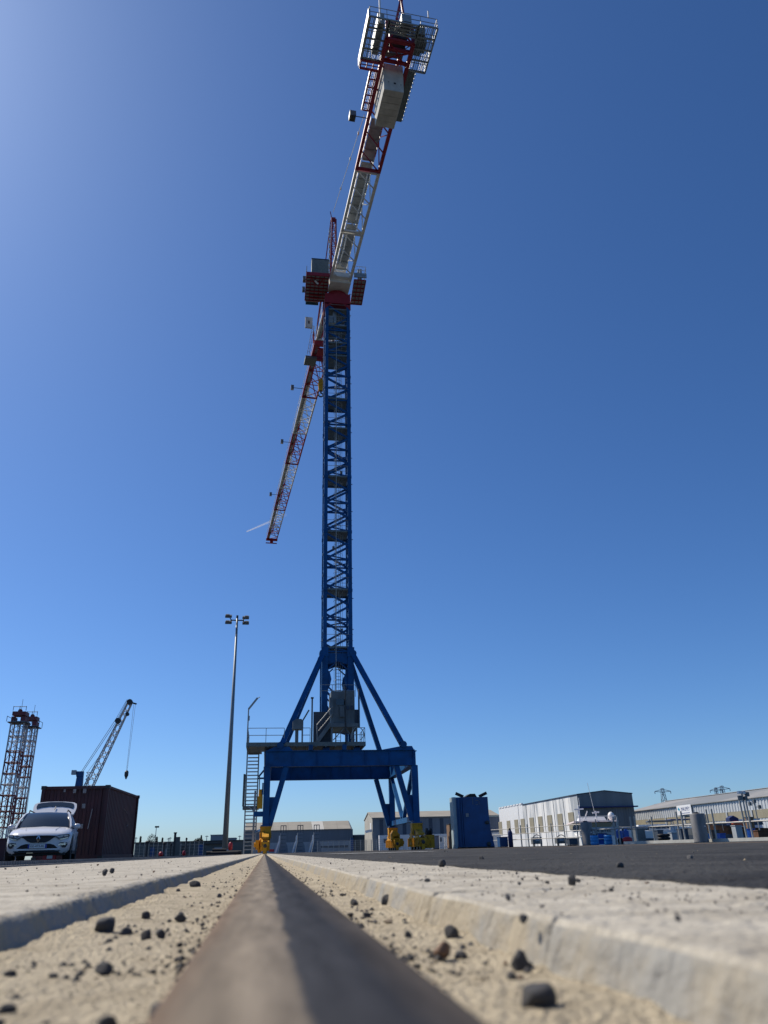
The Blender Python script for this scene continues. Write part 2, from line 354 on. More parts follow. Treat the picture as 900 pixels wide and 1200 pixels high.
# crane rails
def rail(xc, name, label):
    prof = [(-.058, -.006), (-.0555, -.0022), (-.051, -.0005), (-.02, 0.0002), (0, 0.0003), (.02, 0.0002), (.051, -.0005), (.0555, -.0022), (.058, -.006), (.058, -.028), (.03, -.05), (-.03, -.05), (-.058, -.028)]
    ys = [-0.8, -0.2] + ys_list(0.02, 130, 0.12, 0.03)
    mb = MB(); n = len(prof)
    mb.add([(px, y, pz) for y in ys for px, pz in prof], [(i*n+k, i*n+(k+1) % n, (i+1)*n+(k+1) % n, (i+1)*n+k) for i in range(len(ys)-1) for k in range(n)])
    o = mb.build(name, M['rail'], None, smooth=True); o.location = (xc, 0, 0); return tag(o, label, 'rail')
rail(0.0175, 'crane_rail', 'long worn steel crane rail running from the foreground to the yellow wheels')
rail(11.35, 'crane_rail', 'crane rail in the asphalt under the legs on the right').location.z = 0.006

# ------------------------------------------------------------------ pebbles
def stone_mesh(seed, flat=0.75):
    bm = bmesh.new(); bmesh.ops.create_icosphere(bm, subdivisions=3, radius=1.0)
    rs = random.Random(seed); cuts = [(Vector((rs.gauss(0, 1), rs.gauss(0, 1), rs.gauss(0, 1))).normalized(), rs.uniform(.55, .86)) for _ in range(11)]
    for v in bm.verts:
        for n_, d_ in cuts:
            e_ = v.co.dot(n_)-d_
            if e_ > 0: v.co -= n_*e_*.92
        d = 0.12*noise.fractal(v.co*1.3 + Vector((seed*7.1, 0, 0)), 0.9, 2, 3) + 0.045*noise.noise(v.co*5+Vector((seed, 3, 0)))
        v.co *= 1 + d; v.co.z *= flat; v.co.x *= 1.0 + 0.2*math.sin(seed)
    zmin = min(v.co.z for v in bm.verts)
    for v in bm.verts: v.co.z -= zmin*0.82
    me = bpy.data.meshes.new('pebble'); bm.to_mesh(me); bm.free()
    for p in me.polygons: p.use_smooth = True
    return me
ST = {}
for key, mm in (('d', 'stone'), ('b', 'stonebrown'), ('p', 'stonepale'), ('m', 'stonemid')):
    ST[key] = []
    for k in range(8 if key == 'd' else 4):
        me = stone_mesh(k*1.7 + len(key) + (3 if key == 'b' else 0) + (9 if key == 'p' else 0), 0.8 if key != 'p' else 0.5); me.materials.append(M[mm]); ST[key].append(me)
def pebble(loc, diam, key, label, group=None):
    o = bpy.data.objects.new('pebble', random.choice(ST[key])); col.objects.link(o)
    o.location = loc; s = diam/2*.98; o.scale = (s*random.uniform(.9, 1.1), s*random.uniform(.9, 1.1), s*random.uniform(.85, 1.05)); o.rotation_euler = (0, 0, random.uniform(0, 6.28))
    return tag(o, label, 'pebble', group)
def dist(p): return (Vector(p)-Vector((0, 0, CAM_H))).dot(F)
SAND, TOP = -0.033, 0.0005
named = [
 (632, 1188, 46, SAND, 'd', 'large round dark pebble, the biggest one, on the sand below the right kerb'),
 (611, 1140, 28, SAND, 'd', 'dark rounded pebble just beyond the biggest pebble on the right sand'),
 (601, 1152, 16, SAND, 'd', 'small dark pebble between the two big round pebbles by the right kerb'),
 (518, 1124, 24, SAND, 'b', 'reddish brown rounded pebble on the sand right of the rail'),
 (530, 1103, 22, SAND, 'd', 'dark angular pebble just beyond the reddish brown pebble'),
 (455, 1063, 18, SAND, 'd', 'dark pebble against the foot of the right kerb'),
 (415, 1064, 13, SAND, 'd', 'dark pebble on sand nearest the right edge of the rail'),
 (478, 1102, 12, SAND, 'd', 'small dark pebble alone on the sand short of the brown pebble'),
 (430, 1076, 11, SAND, 'd', 'small flat dark pebble right of the rail on sand'),
 (671, 1038, 15, TOP, 'd', 'round dark pebble standing on the right concrete strip by the asphalt'),
 (614, 1082, 12, -.004, 'd', 'dark pebble lodged on the edge of the right kerb'),
 (518, 1016, 12, TOP, 'd', 'flat dark pebble far along the right concrete strip'),
 (795, 1080, 8, TOP, 'd', 'lone small dark pebble in the middle of the right concrete strip'),
 (121, 1097, 27, SAND, 'd', 'largest dark pebble on the left sand, near the shaded kerb'),
 (147, 1097, 17, SAND, 'd', 'flat dark pebble touching the largest left pebble on its right'),
 (172, 1103, 15, SAND, 'd', 'dark pebble, left one of a close pair on the left sand'),
 (188, 1101, 14, SAND, 'd', 'dark pebble, right one of a close pair on the left sand'),
 (121, 1143, 22, SAND, 'd', 'dark wedge shaped pebble low on the left sand'),
 (211, 1080, 16, SAND, 'd', 'dark flat pebble near the left edge of the rail'),
 (170, 1078, 12, SAND, 'd', 'dark pebble beyond the close pair on the left sand'),
 (228, 1042, 16, SAND, 'd', 'dark flat clump of a pebble far along the left sand'),
 (8, 1192, 24, SAND, 'd', 'dark pebble at the lower left corner on the sand'),
 (123, 1026, 9, TOP, 'd', 'dark pebble on the left concrete apron, the larger of two'),
 (131, 1023, 6, TOP, 'd', 'dark pebble on the left concrete apron, the smaller of two'),
]
for x, y, d, z, k, lab in named:
    p = gnd(x, y, z); o_ = pebble(p, d*dist(p)/900, k, lab)
    if 'flat' not in lab and 'wedge' not in lab: o_.scale.z *= 1.25
def scatter(n, xr, yr, z, size, label, group, keys='ddddb', kmin=1.0):
    for i in range(n):
        y = math.exp(random.uniform(math.log(yr[0]), math.log(yr[1]))); x = random.uniform(*xr)
        d = random.uniform(*size)*random.choice((.6, .8, 1, 1.3)); pebble((x, y, z), d, random.choice(keys), label, group)
scatter(90, (-.235, -.045), (.36, 6.5), SAND, (.004, .010), 'small pebble strewn over the sand left of the rail', 'small pebbles on the left sand', 'ddddmmbp')
scatter(66, (.085, .195), (.38, 7), SAND, (.004, .010), 'small pebble strewn over the sand right of the rail', 'small pebbles on the right sand', 'ddddmmbp')
scatter(40, (.23, .56), (.7, 7), TOP, (.003, .009), 'small pebble on the pale concrete strip right of the rail', 'small pebbles on the right concrete strip', 'dddmmbp')
scatter(40, (-1.6, -.3), (1.6, 9), TOP, (.006, .014), 'small pebble on the pale concrete apron left of the rail', 'small pebbles on the left apron', 'dddmmbp')
scatter(35, (.7, 7), (1.5, 14), 0.001, (.010, .026), 'loose stone on the dark asphalt yard', 'loose stones on the asphalt', 'ddmmp')
# fine grit: too many to count
gr = MB()
def grit(n, xr, yr, z, smin, smax):
    for i in range(n):
        y = math.exp(random.uniform(math.log(yr[0]), math.log(yr[1]))); x = random.uniform(*xr); s = random.uniform(smin, smax)
        c = Vector((x, y, z + s*0.3)); a = random.uniform(0, 6.28)
        vs = [c + Vector((s*math.cos(a+q), s*math.sin(a+q), 0)) for q in (0, 1.6, 3.1, 4.7)] + [c+Vector((0, 0, s*.8)), c-Vector((0, 0, s*.6))]
        gr.add(vs, [(0, 1, 4), (1, 2, 4), (2, 3, 4), (3, 0, 4), (1, 0, 5), (2, 1, 5), (3, 2, 5), (0, 3, 5)])
grit(1500, (-.245, -.045), (.25, 14), -.034, .0006, .0024); grit(1200, (.08, .20), (.3, 14), -.034, .0006, .0024); grit(420, (-.24, -.045), (.6, 12), -.033, .0018, .0045); grit(380, (.08, .20), (.7, 12), -.033, .0018, .0045)
grit(700, (-1.9, -.28), (.9, 16), 0, .001, .003); grit(700, (.22, .56), (.6, 16), 0, .0007, .0022)
struct('grit', gr, M['stone'], kind='stuff')
gp = MB(); gr = gp
grit(1500, (-.245, -.04), (.25, 8), -.034, .0006, .0022); grit(1200, (.08, .20), (.3, 8), -.034, .0006, .0022); grit(500, (.7, 9), (.9, 16), 0, .002, .006)
struct('pale_grit', gp, M['stonepale'], kind='stuff')

# ------------------------------------------------------------------ the big tower crane on its portal
GX, Y0, Y1 = 11.35, 62.0, 74.0
cr = thing('tower_crane', 'tall blue tower crane on a wheeled portal with red and white jib', 'crane', (GX/2, 68, 0))
B = M['blue']
def P(name, mb, m, parent=None, **k): return mb.build(name, m, parent or cr, **k)
# portal beams (I beams with flanges and stiffeners)
def ibeam_x(x0, x1, y, z0, z1, name):
    mb = MB(); mb.box(x0, x1, y-.16, y+.16, z0+.05, z1-.05); mb.box(x0, x1, y-.30, y+.30, z0, z0+.052); mb.box(x0, x1, y-.30, y+.30, z1-.052, z1)
    n = 7
    for i in range(n): x = x0+.15+(x1-x0-.3)*i/(n-1); mb.box(x-.015, x+.015, y-.27, y+.27, z0+.053, z1-.053)
    return P(name, mb, B)
ibeam_x(-.16, GX+.05, Y0, 6.05, 7.22, 'portal_beam'); ibeam_x(.2, GX+.05, Y1, 6.046, 7.22, 'portal_beam')
for x in (0.0, GX):
    mb = MB(); mb.box(x-.20, x+.20, Y0+.31, Y1-.31, 6.12, 7.16); mb.box(x-.30, x+.30, Y0+.31, Y1-.31, 7.162, 7.22); mb.box(x-.30, x+.30, Y0+.31, Y1-.31, 6.06, 6.118)
    P('portal_beam', mb, B)
# top cross girders carrying the mast foot
for x in (4.5, 6.9):
    P('cross_girder', MB().box(x-.25, x+.25, Y0+.32, Y1-.32, 7.225, 7.50), B)
mb = MB()
mb.prism([(-.1, Y0-.2, 7.225), (1.9, Y0-.2, 7.225), (1.6, Y0-.2, 7.52), (.5, Y0-.2, 7.52)], (0, .4, 0)); P('foot_bracket', mb, B)
mb = MB(); mb.prism([(GX-2.6, Y0-.2, 7.225), (GX, Y0-.2, 7.225), (GX-.15, Y0-.2, 7.5), (GX-1.0, Y0-.2, 7.5)], (0, .4, 0)); P('foot_bracket', mb, B)
for x in (1.0, GX-1.0):
    P('foot_bracket', MB().prism([(x-.9, Y1-.2, 7.225), (x+.9, Y1-.2, 7.225), (x+.5, Y1-.2, 7.5), (x-.5, Y1-.2, 7.5)], (0, .4, 0)), B)
# legs, braces, sills, bogies
for x, s in ((0.0, 1), (GX, -1)):
    for y, yi in ((Y0, 1), (Y1, -1)):
        mb = MB(); mb.box(x-.24, x+.24, y-.24, y+.24, 1.95, 6.045); mb.box(x-.36, x+.36, y-.36, y+.36, 1.86, 1.952)
        mb.prism([(x+s*.241, y-.03, 1.96), (x+s*.7, y-.03, 3.1), (x+s*.9, y-.03, 3.9), (x+s*.241, y-.03, 3.9)], (0, .06, 0))
        P('leg', mb, B)
        P('leg_brace', MB().bar((x+s*.32, y, 2.05), (x+s*1.42, y, 6.04), .40, .34, up=(0, 1, 0)), B)
    P('sill_beam', MB().box(x-.16, x+.16, Y0+.25, Y1-.25, 2.02, 2.42), B)
    for ya in (Y0+.35, Y1-.35):
        P('sway_brace', MB().bar((x, 68+(.35 if ya > 68 else -.35), 2.45), (x, ya, 6.05), .26, .30, up=(1, 0, 0)), B)
yel = M['yellow']
def bogie(x, y, s):
    mb = MB()
    mb.box(x-.42, x+.42, y-.42, y+.42, 1.76, 1.858)
    mb.prism([(x-.40, y-.40, 1.76), (x+.40, y-.40, 1.76), (x+.38, y-.40, 1.0), (x-.38, y-.40, 1.0)], (0, .8, 0))
    mb.prism([(x-.24, y-1.9, 1.0), (x-.24, y-1.9, 1.12), (x-.24, y-.5, 1.45), (x-.24, y+.5, 1.45), (x-.24, y+1.9, 1.12), (x-.24, y+1.9, 1.0)], (.48, 0, 0))
    mb.lathe((x-.43, y, 1.25), [(.19, 0), (.19, .86)], 14, 'x')
    b = P('bogie', mb, yel)
    for yy in (y-1.25, y+1.25):
        t = MB()
        for xx in (x-.27, x+.17): t.prism([(xx, yy-1.12, .22), (xx, yy-1.12, .80), (xx, yy-.3, .98), (xx, yy+.3, .98), (xx, yy+1.12, .80), (xx, yy+1.12, .22)], (.10, 0, 0))
        t.box(x-.171, x+.171, yy-1.12, yy-1.06, .22, .78); t.box(x-.171, x+.171, yy+1.06, yy+1.12, .22, .78)
        for k in range(6): t.box(x-.33, x-.27, yy-1.05+.4*k, yy-.97+.4*k, .23, .82); t.box(x+.27, x+.33, yy-1.05+.4*k, yy-.97+.4*k, .23, .82)
        P('wheel_truck', t, yel, b)
        P('buffer', MB().lathe((x, yy-1.30, .52), [(.06, 0), (.13, .02), (.13, .175)], 12, 'y'), M['steel'], b)
        for yw in (yy-.58, yy+.58):
            P('wheel', MB().lathe((x-.085, yw, .285), [(.10, -.06), (.31, -.06), (.31, -.03), (.275, -.02), (.275, .19), (.31, .20), (.31, .23), (.10, .23)], 24, 'x'), M['steel'], b)
    P('grease_box', MB().box(x-.27, x+.27, y-.62, y-.41, 1.06, 1.34), M['slate'], b)
    mo = MB(); mo.lathe((x+s*.44 if s > 0 else x-.80, y-1.15, .62), [(.16, 0), (.16, .36)], 14, 'x'); mo.cbox((x+s*.56, y-1.15, .62), (.26, .6, .62)); P('travel_motor', mo, yel, b)
    P('rail_guard', MB().box(x-.12, x+.12, y-2.52, y-2.44, .03, .60).box(x-.24, x+.24, y-2.53, y-2.43, .45, .78), yel, b)
    return b
for x, s in ((0.0175, -1), (GX, 1)):
    for y in (Y0, Y1): bogie(x, y, s)
# yellow cabinet hung on the far right bogie, motor boxes beside the left leg
P('drive_cabinet', MB().prism([(GX-.42, Y1-1.9, .75), (GX+.35, Y1-1.9, .75), (GX+.35, Y1-1.9, 1.25), (GX, Y1-1.9, 1.6), (GX-.25, Y1-1.9, 1.62), (GX-.42, Y1-1.9, 1.3)], (0, .8, 0)), yel)
P('drive_cabinet', MB().box(GX+.45, GX+1.1, Y0-1.2, Y0-.5, .12, 1.0), yel)
mb = MB(); mb.box(-.66, -.27, Y0-.35, Y0+.25, 3.1, 3.95); mb.lathe((-.44, Y0-.05, 3.95), [(.16, 0), (.16, .5)], 12); P('gearbox', mb, M['yellow'])
P('cable_bracket', MB().box(-.9, -.24, Y0-.1, Y0+.1, 2.55, 2.9).box(-.35, -.25, Y0-.3, Y0+.3, 4.1, 4.9), B)
mb = MB(); mb.lathe((-.42, Y0-.9, .75), [(.22, 0), (.30, .05), (.30, .15), (.22, .2)], 16, 'x'); mb.box(-.5, -.25, Y0-1.1, Y0-.7, .1, .55); P('cable_guide', mb, yel)
mb = MB(); mb.lathe((GX+.75, Y0+.2, 1.15), [(.36, 0), (.36, .12), (.2, .14), (.2, .3), (.36, .32), (.36, .42)], 20, 'x')
mb.box(GX+.5, GX+1.3, Y0-.1, Y0+.5, .1, .7); P('cable_drum', mb, M['black'])

# access stair on the left
st = MB(); sx0, sx1 = -1.62, -.74; yb = 66.2
st.bar((sx0, yb, 0.02), (sx0-.05, yb+.2, 7.9), .10, .20); st.bar((sx1, yb, 0.02), (sx1-.0, yb+.2, 7.9), .10, .20)
for k in range(27):
    z = .35+k*.275; st.box(sx0+.03, sx1-.03, yb-.10+.2*z/7.9, yb+.16+.2*z/7.9, z-.035, z+.035)
stair = P('access_stair', st, M['galv'])
mb = MB(); mb.box(sx0-.22, sx1+.16, yb-.5, yb+.6, 3.25, 3.5); P('landing', mb, M['grate'], stair)
mb = MB()
for x in (sx0-.2, sx1+.14):
    for y in (yb-.5, yb+.58): mb.tube((x, y, 3.5), (x, y, 5.9 if x < -1 else 5.7), .035)
    for z in (4.1, 4.6, 5.2, 5.7): mb.tube((x, yb-.5, z), (x, yb+.58, z), .025)
mb.box(sx0-.26, sx0-.10, yb-.5, yb+.5, 3.5, 5.9)
P('safety_cage', mb, M['grate'], stair)
P('stair_post', MB().bar((sx1-.2, yb-.9, .02), (sx1-.14, yb-.9, 4.6), .16, .16).bar((sx1-.2, yb-.9, 3.1), (sx1-.7, yb-.5, 3.5), .08), M['galv'], stair)
for p_, q_ in (((sx1, yb, 5.6), (-.2, yb, 5.6)), ((sx1+.05, yb, 5.72), (-.2, yb, 6.3)), ((sx1, yb, 1.6), (-.2, yb-3.5, 1.7))): P('stair_tie', MB().bar(p_, q_, .13), B, stair)
# deck
dk = MB(); dk.box(-1.68, 7.55, 61.9, 65.4, 7.56, 7.86); dk.box(-1.68, -.5, 65.41, 67.0, 7.56, 7.86)
for k in range(13): x = -1.5+k*.74; dk.box(x-.04, x+.04, 61.86, 65.38, 7.48, 7.557)
deck = P('deck', dk, M['grate'])
for x in (3.25, 5.85): P('deck_bracket', MB().box(x-.16, x+.16, 61.55, 61.85, 7.23, 7.62), B)
def railing(pts, z, name='handrail', h=1.08, par=None, step=1.15, mid=2):
    mb = MB()
    for (xa, ya), (xb, yb2) in zip(pts, pts[1:]):
        L = math.hypot(xb-xa, yb2-ya); n = max(1, round(L/step))
        for i in range(n+1): x = xa+(xb-xa)*i/n; y = ya+(yb2-ya)*i/n; mb.tube((x, y, z), (x, y, z+h), .026, 6)
        for k in range(mid): zz = z+h*(k+1)/mid; mb.tube((xa, ya, zz), (xb, yb2, zz), .026, 6)
    return P(name, mb, M['galv'], par)
railing([(-1.6, 62), (1.2, 62)], 7.86); railing([(-1.6, 62), (-1.6, 66.9)], 7.86); railing([(2.6, 62), (3.2, 62)], 7.86); railing([(6.55, 61.98), (7.5, 61.98), (7.5, 65.3)], 7.86)
mb = MB(); mb.tube((-1.62, 62.05, 7.86), (-1.62, 62.05, 10.45), .05); mb.bar((-1.62, 62.05, 10.4), (-.95, 61.9, 11.25), .12); mb.tube((-.97, 61.9, 11.2), (-.78, 61.9, 11.32), .03); mb.cbox((-1.58, 62.0, 9.7), (.16, .18, .34))
P('davit', mb, M['galv'])
# winch box
mb = MB(); mb.cbox((2.25, 62.3, 9.15), (.82, .8, .62)); mb.prism([(1.84, 61.9, 9.46), (2.66, 61.9, 9.46), (2.5, 61.9, 9.62), (2.1, 61.9, 9.62)], (0, .8, 0)); mb.box(2.05, 2.3, 62.1, 62.5, 7.87, 8.84); mb.box(2.55, 2.66, 62.1, 62.5, 7.87, 9.4)
mb.bar((2.6, 62.2, 9.5), (3.1, 62.2, 10.35), .11); P('winch_box', mb, M['housegrey'])
mb = MB(); mb.tube((3.33, 61.95, 7.87), (3.33, 61.95, 11.2), .06); mb.cbox((3.33, 61.95, 11.25), (.22, .2, .1)); P('stanchion', mb, M['steel'])
# upper stair with side panel and platform
mb = MB(); mb.bar((3.75, 62.0, 7.9), (5.0, 62.0, 9.55), .30, .10, up=(0, 1, 0)); mb.bar((3.75, 62.95, 7.9), (5.0, 62.95, 9.55), .30, .10, up=(0, 1, 0))
for k in range(7): mb.box(3.8+.18*k, 4.0+.18*k, 62.06, 62.9, 8.04+.235*k, 8.08+.235*k)
us = P('upper_stair', mb, M['housegrey'])
mb = MB(); mb.tube((3.72, 61.97, 9.15), (4.95, 61.97, 10.6), .04); mb.tube((3.85, 61.97, 8.7), (4.95, 61.97, 10.0), .035); mb.tube((3.75, 61.97, 8.0), (3.72, 61.97, 9.15), .035); P('handrail', mb, M['railmetal'], us)
P('stair_panel', MB().box(3.5, 4.9, 63.05, 63.12, 7.9, 10.35), M['slate'], us)
pl = MB(); pl.box(4.78, 7.0, 61.9, 65.6, 9.0, 9.28)
for x in (4.9, 6.85):
    for y in (62.1, 65.4): pl.box(x-.07, x+.07, y-.07, y+.07, 7.87, 8.995)
pl.bar((5.0, 62.05, 8.0), (5.9, 62.05, 8.95), .07); pl.bar((6.7, 62.05, 8.0), (5.95, 62.05, 8.95), .07)
P('platform', pl, M['housegrey'])
railing([(4.8, 61.95), (4.8, 62.6)], 9.28)
# machine house
mb = MB(); mb.box(4.85, 6.75, 62.3, 64.6, 9.29, 11.85)
for k in range(8): x = 4.95+k*.25; mb.box(x-.02, x+.02, 62.275, 62.298, 9.35, 11.4)
house = P('machine_house', mb, M['housegrey'])
P('window', MB().box(5.25, 5.95, 62.25, 62.29, 10.75, 11.2), M['glass'], house)
P('vent', MB().box(6.05, 6.3, 62.24, 62.29, 10.4, 10.7).box(6.4, 6.65, 62.24, 62.29, 10.4, 10.7), M['slate'], house)
P('junction_box', MB().box(5.55, 5.9, 62.1, 62.29, 9.8, 10.65), M['housegrey'], house)
P('junction_box', MB().box(4.70, 5.0, 62.0, 62.28, 10.0, 11.3), M['housegrey'], house)
P('door_panel', MB().box(6.76, 7.1, 62.3, 62.4, 9.3, 10.4).box(7.02, 7.12, 61.95, 62.3, 9.0, 12.0), M['slate'], house)
P('mast_pipe', MB().tube((5.97, 61.85, 7.6), (5.97, 61.85, 12.0), .055).cbox((5.97, 61.85, 12.05), (.16, .16, .16)), M['steel'])
mb = MB()
for i in range(9):
    a = math.pi*i/8; b2 = math.pi*(i+1)/8
    if i < 8: mb.tube((6.95-.55*math.cos(a), 62, 8.1+.9*math.sin(a)), (6.95-.55*math.cos(b2), 62, 8.1+.9*math.sin(b2)), .035)
P('ladder_hoop', mb, M['galv'])
for px, pz in ((4.3, 12.35), (6.6, 12.35)):
    pass
railing([(4.2, 65.0), (7.1, 65.0)], 11.9, h=1.0)

# mast
MX0, MX1, MY0, MY1 = 4.42, 7.02, 65.98, 68.58; MT = 53.6
CH = [(MX0+.17, MY0+.17), (MX1-.17, MY0+.17), (MX1-.17, MY1-.17), (MX0+.17, MY1-.17)]
secs = [7.36, 15.9, 21.6, 27.3, 33.0, 38.7, 44.4, 50.1, MT]
for si in range(len(secs)-1):
    z0, z1 = secs[si], secs[si+1]; mb = MB()
    for x, y in CH:
        w2 = .17 if si else .25
        mb.box(x-w2, x+w2, y-w2, y+w2, z0, z1)
        if si: mb.box(x-.2, x+.2, y-.2, y+.2, z1-.12, z1+.0); mb.box(x-.2, x+.2, y-.2, y+.2, z0+.01, z0+.13)
    if si:
        nb = 2 if z1-z0 > 4 else 1
        for f in range(4):
            (xa, ya), (xb, yb2) = CH[f], CH[(f+1) % 4]
            dz = (z1-z0)/nb
            for k in range(nb):
                za = z0+dz*k; zb = za+dz
                mb.bar((xa, ya, za+.15), (xb, yb2, za+dz*.5), .17, .17); mb.bar((xb, yb2, za+dz*.5), (xa, ya, zb-.15), .17, .17)
                if f % 2 == 0:
                    mb.bar((xa, ya, za+.55), (xb, yb2, za+.12), .10, .10)
                mb.bar((xa, ya, za+.1), (xb, yb2, za+.1), .14, .14)
    else:
        # plated foot section with large openings: gussets at both ends of each chord
        for f in range(4):
            (xa, ya), (xb, yb2) = CH[f], CH[(f+1) % 4]
            A0 = Vector((xa, ya, 0)); Bv = Vector((xb, yb2, 0)); d = (Bv-A0); nrm = Vector((-d.y, d.x, 0)).normalized()*.08
            pt = lambda u, z: A0 + d*u + Vector((0, 0, z)) - nrm*.5
            mb.prism([pt(.05, 15.85), pt(.95, 15.85), pt(.95, 14.9), pt(.75, 14.95), pt(.5, 15.15), pt(.25, 14.95), pt(.05, 14.9)], nrm)
            for u0, sg in ((.06, 1), (.94, -1)):
                mb.prism([pt(u0, 14.6), pt(u0+sg*.14, 14.2), pt(u0+sg*.2, 13.6), pt(u0+sg*.14, 13.0), pt(u0, 12.6)], nrm)
                mb.prism([pt(u0, 11.6), pt(u0+sg*.10, 11.2), pt(u0+sg*.24, 10.3), pt(u0+sg*.3, 9.4), pt(u0, 9.2)], nrm)
                mb.bar(pt(u0, 14.3), pt(u0+sg*.34, 15.0), .10); mb.bar(pt(u0, 13.1), pt(u0+sg*.42, 12.2), .12); mb.bar(pt(u0, 12.6), pt(u0+sg*.38, 11.7), .12)
            mb.prism([pt(.3, 12.35), pt(.7, 12.35), pt(.62, 11.7), pt(.38, 11.7)], nrm)
    P('mast_section', mb, B)
# collar with lugs and the four raking struts
mb = MB(); zc = 15.95
for x, y in CH: mb.box(x-.3, x+.3, y-.3, y+.3, 15.5, 16.35)
P('collar', mb, B)
for fx, fy, cx, cy in ((1.05, Y0, 0, 0), (GX-.95, Y0, 1, 0), (GX-.95, Y1-1.0, 1, 1), (1.05, Y1-1.0, 0, 1)):
    c = ((MX0-.02, MX1+.02)[cx], (MY0+.1, MY1-.1)[cy], 15.75)
    P('raking_strut', MB().bar((fx, fy, 7.75), c, .40, .42, up=(0, 1, 0)), B)
    ft = MB(); ft.lathe((fx-.32*(1 if cx == 0 else -1)*.4, fy-.3, 7.62), [(.26, 0), (.26, .6)], 16, 'y'); P('strut_pin', ft, B)
    P('strut_lug', MB().lathe((c[0], c[1]-.28, 15.8), [(.30, 0), (.30, .56)], 16, 'y'), B)
# grated floors and ladder in the mast
fz = [16.4, 21.7, 27.35, 33.05, 38.4, 41.8, 47.0, 48.6, 50.8, 52.9]
for i, z in enumerate(fz):
    mb = MB(); n = 9
    mb.box(MX0+.36, MX1-.36, MY0+.05, MY0+.17, z-.1, z+.06); mb.box(MX0+.36, MX1-.36, MY1-.17, MY1-.05, z-.1, z+.06)
    for k in range(n):
        y = MY0+.35+(MY1-MY0-.7)*k/(n-1); mb.box(MX0+.30, MX1-.30, y-.10, y+.10, z, z+.04)
    P('mast_floor', mb, M['grate'])
    mb = MB()
    for yy in (MY0+.02, MY1-.02):
        for h in (.55, 1.1): mb.tube((MX0-.05, yy, z+h), (MX1+.05, yy, z+h), .022, 5)
    P('floor_rail', mb, M['galv'])
mb = MB(); z = 8.0
while z < 53: mb.tube((5.62, 67.0, z), (6.02, 67.0, z), .016, 4); z += .3
for x in (5.6, 6.04): mb.tube((x, 67.0, 8), (x, 67.0, 53.2), .028, 5)
z = 10
while z < 53:
    pts = [(5.82+.42*math.cos(a), 67.05-.75*math.sin(a), z) for a in [math.pi*q/6 for q in range(7)]]; mb.path(pts, .016, 4); z += .9
for q in (1, 3, 5): a = math.pi*q/6; mb.tube((5.82+.42*math.cos(a), 67.05-.75*math.sin(a), 10), (5.82+.42*math.cos(a), 67.05-.75*math.sin(a), 53), .014, 4)
P('caged_ladder', mb, M['galv'])
P('cable', MB().path([(5.55, 65.85, 8), (5.58, 65.9, 49.2)], .035, 6), M['railmetal'])
for i in range(14):
    z = 18+i*2.6; x = 5.75+(-.4 if i % 2 else .35)
    if i % 3 == 0: P('step_light', MB().cbox((x, 66.4, z), (.22, .2, .25)), M['floodgrey'])
mb = MB()
for i in range(18): mb.cbox((MX0-.04, MY0+.12, 17+i*2.0), (.10, .10, .22)); mb.cbox((MX1+.04, MY0+.12, 18+i*2.85), (.16, .06, .06))
P('chord_bolt', mb, M['galv'])
# slewing ring
mb = MB(); mb.prism([(MX0-.05, MY0-.06, MT+.02), (MX1+.05, MY0-.06, MT+.02), (MX1+.05, MY0-.06, MT+1.25), (MX0-.05, MY0-.06, MT+1.25)], (0, MY1-MY0+.12, 0))
P('slewing_base', mb, M['red'])
mb = MB()
for x in (MX0+.2, MX1-.2): mb.prism([(x-.28 if x < 5 else x+.28, MY0-.03, MT), (x+.5 if x < 5 else x-.5, MY0-.03, MT), (x-.28 if x < 5 else x+.28, MY0-.03, MT-.8)], (0, .1, 0))
P('slewing_gusset', mb, M['red'])
P('slewing_ring', MB().lathe((5.72, 67.28, MT+1.26), [(1.3, 0), (1.3, .35), (1.2, .36), (1.2, .6)], 32), M['red'])
P('mast_motor', MB().lathe((5.45, 66.6, MT-2.2), [(.2, 0), (.2, 1.6)], 12).cbox((5.0, 66.5, MT-1.9), (.5, .4, 1.0)), M['galv'])

# ---- jib and counter jib: frames along the jib axis
C0 = Vector((5.75, 67.3, 0))
class Fr:
    def __init__(s, dx, dy):
        s.d = Vector((dx, dy, 0)).normalized(); n = Vector((s.d.y, -s.d.x, 0)); s.n = n if n.x > 0 else -n
    def __call__(s, a, t, z): return C0 + s.d*a + s.n*t + Vector((0, 0, z))
J = Fr(-.0878, 1); K = Fr(.0788, -1)
def fbox(mb, fr, a0, a1, t0, t1, z0, z1):
    vs = [fr(a, t, z) for z in (z0, z1) for a, t in ((a0, t0), (a1, t0), (a1, t1), (a0, t1))]
    mb.add(vs, [(3, 2, 1, 0), (4, 5, 6, 7), (0, 1, 5, 4), (1, 2, 6, 5), (2, 3, 7, 6), (3, 0, 4, 7)]); return mb
jz = lambda a: 56.0
jh = lambda a: 2.5 - 1.1*(a/74)
hw = .95
edges = [(2.0, 8.7, 'white'), (8.7, 21.6, 'red'), (21.6, 31.5, 'white'), (31.5, 41.3, 'red'), (41.3, 50.4, 'white'), (50.4, 59.5, 'red'), (59.5, 67.6, 'white'), (67.6, 73.6, 'red')]
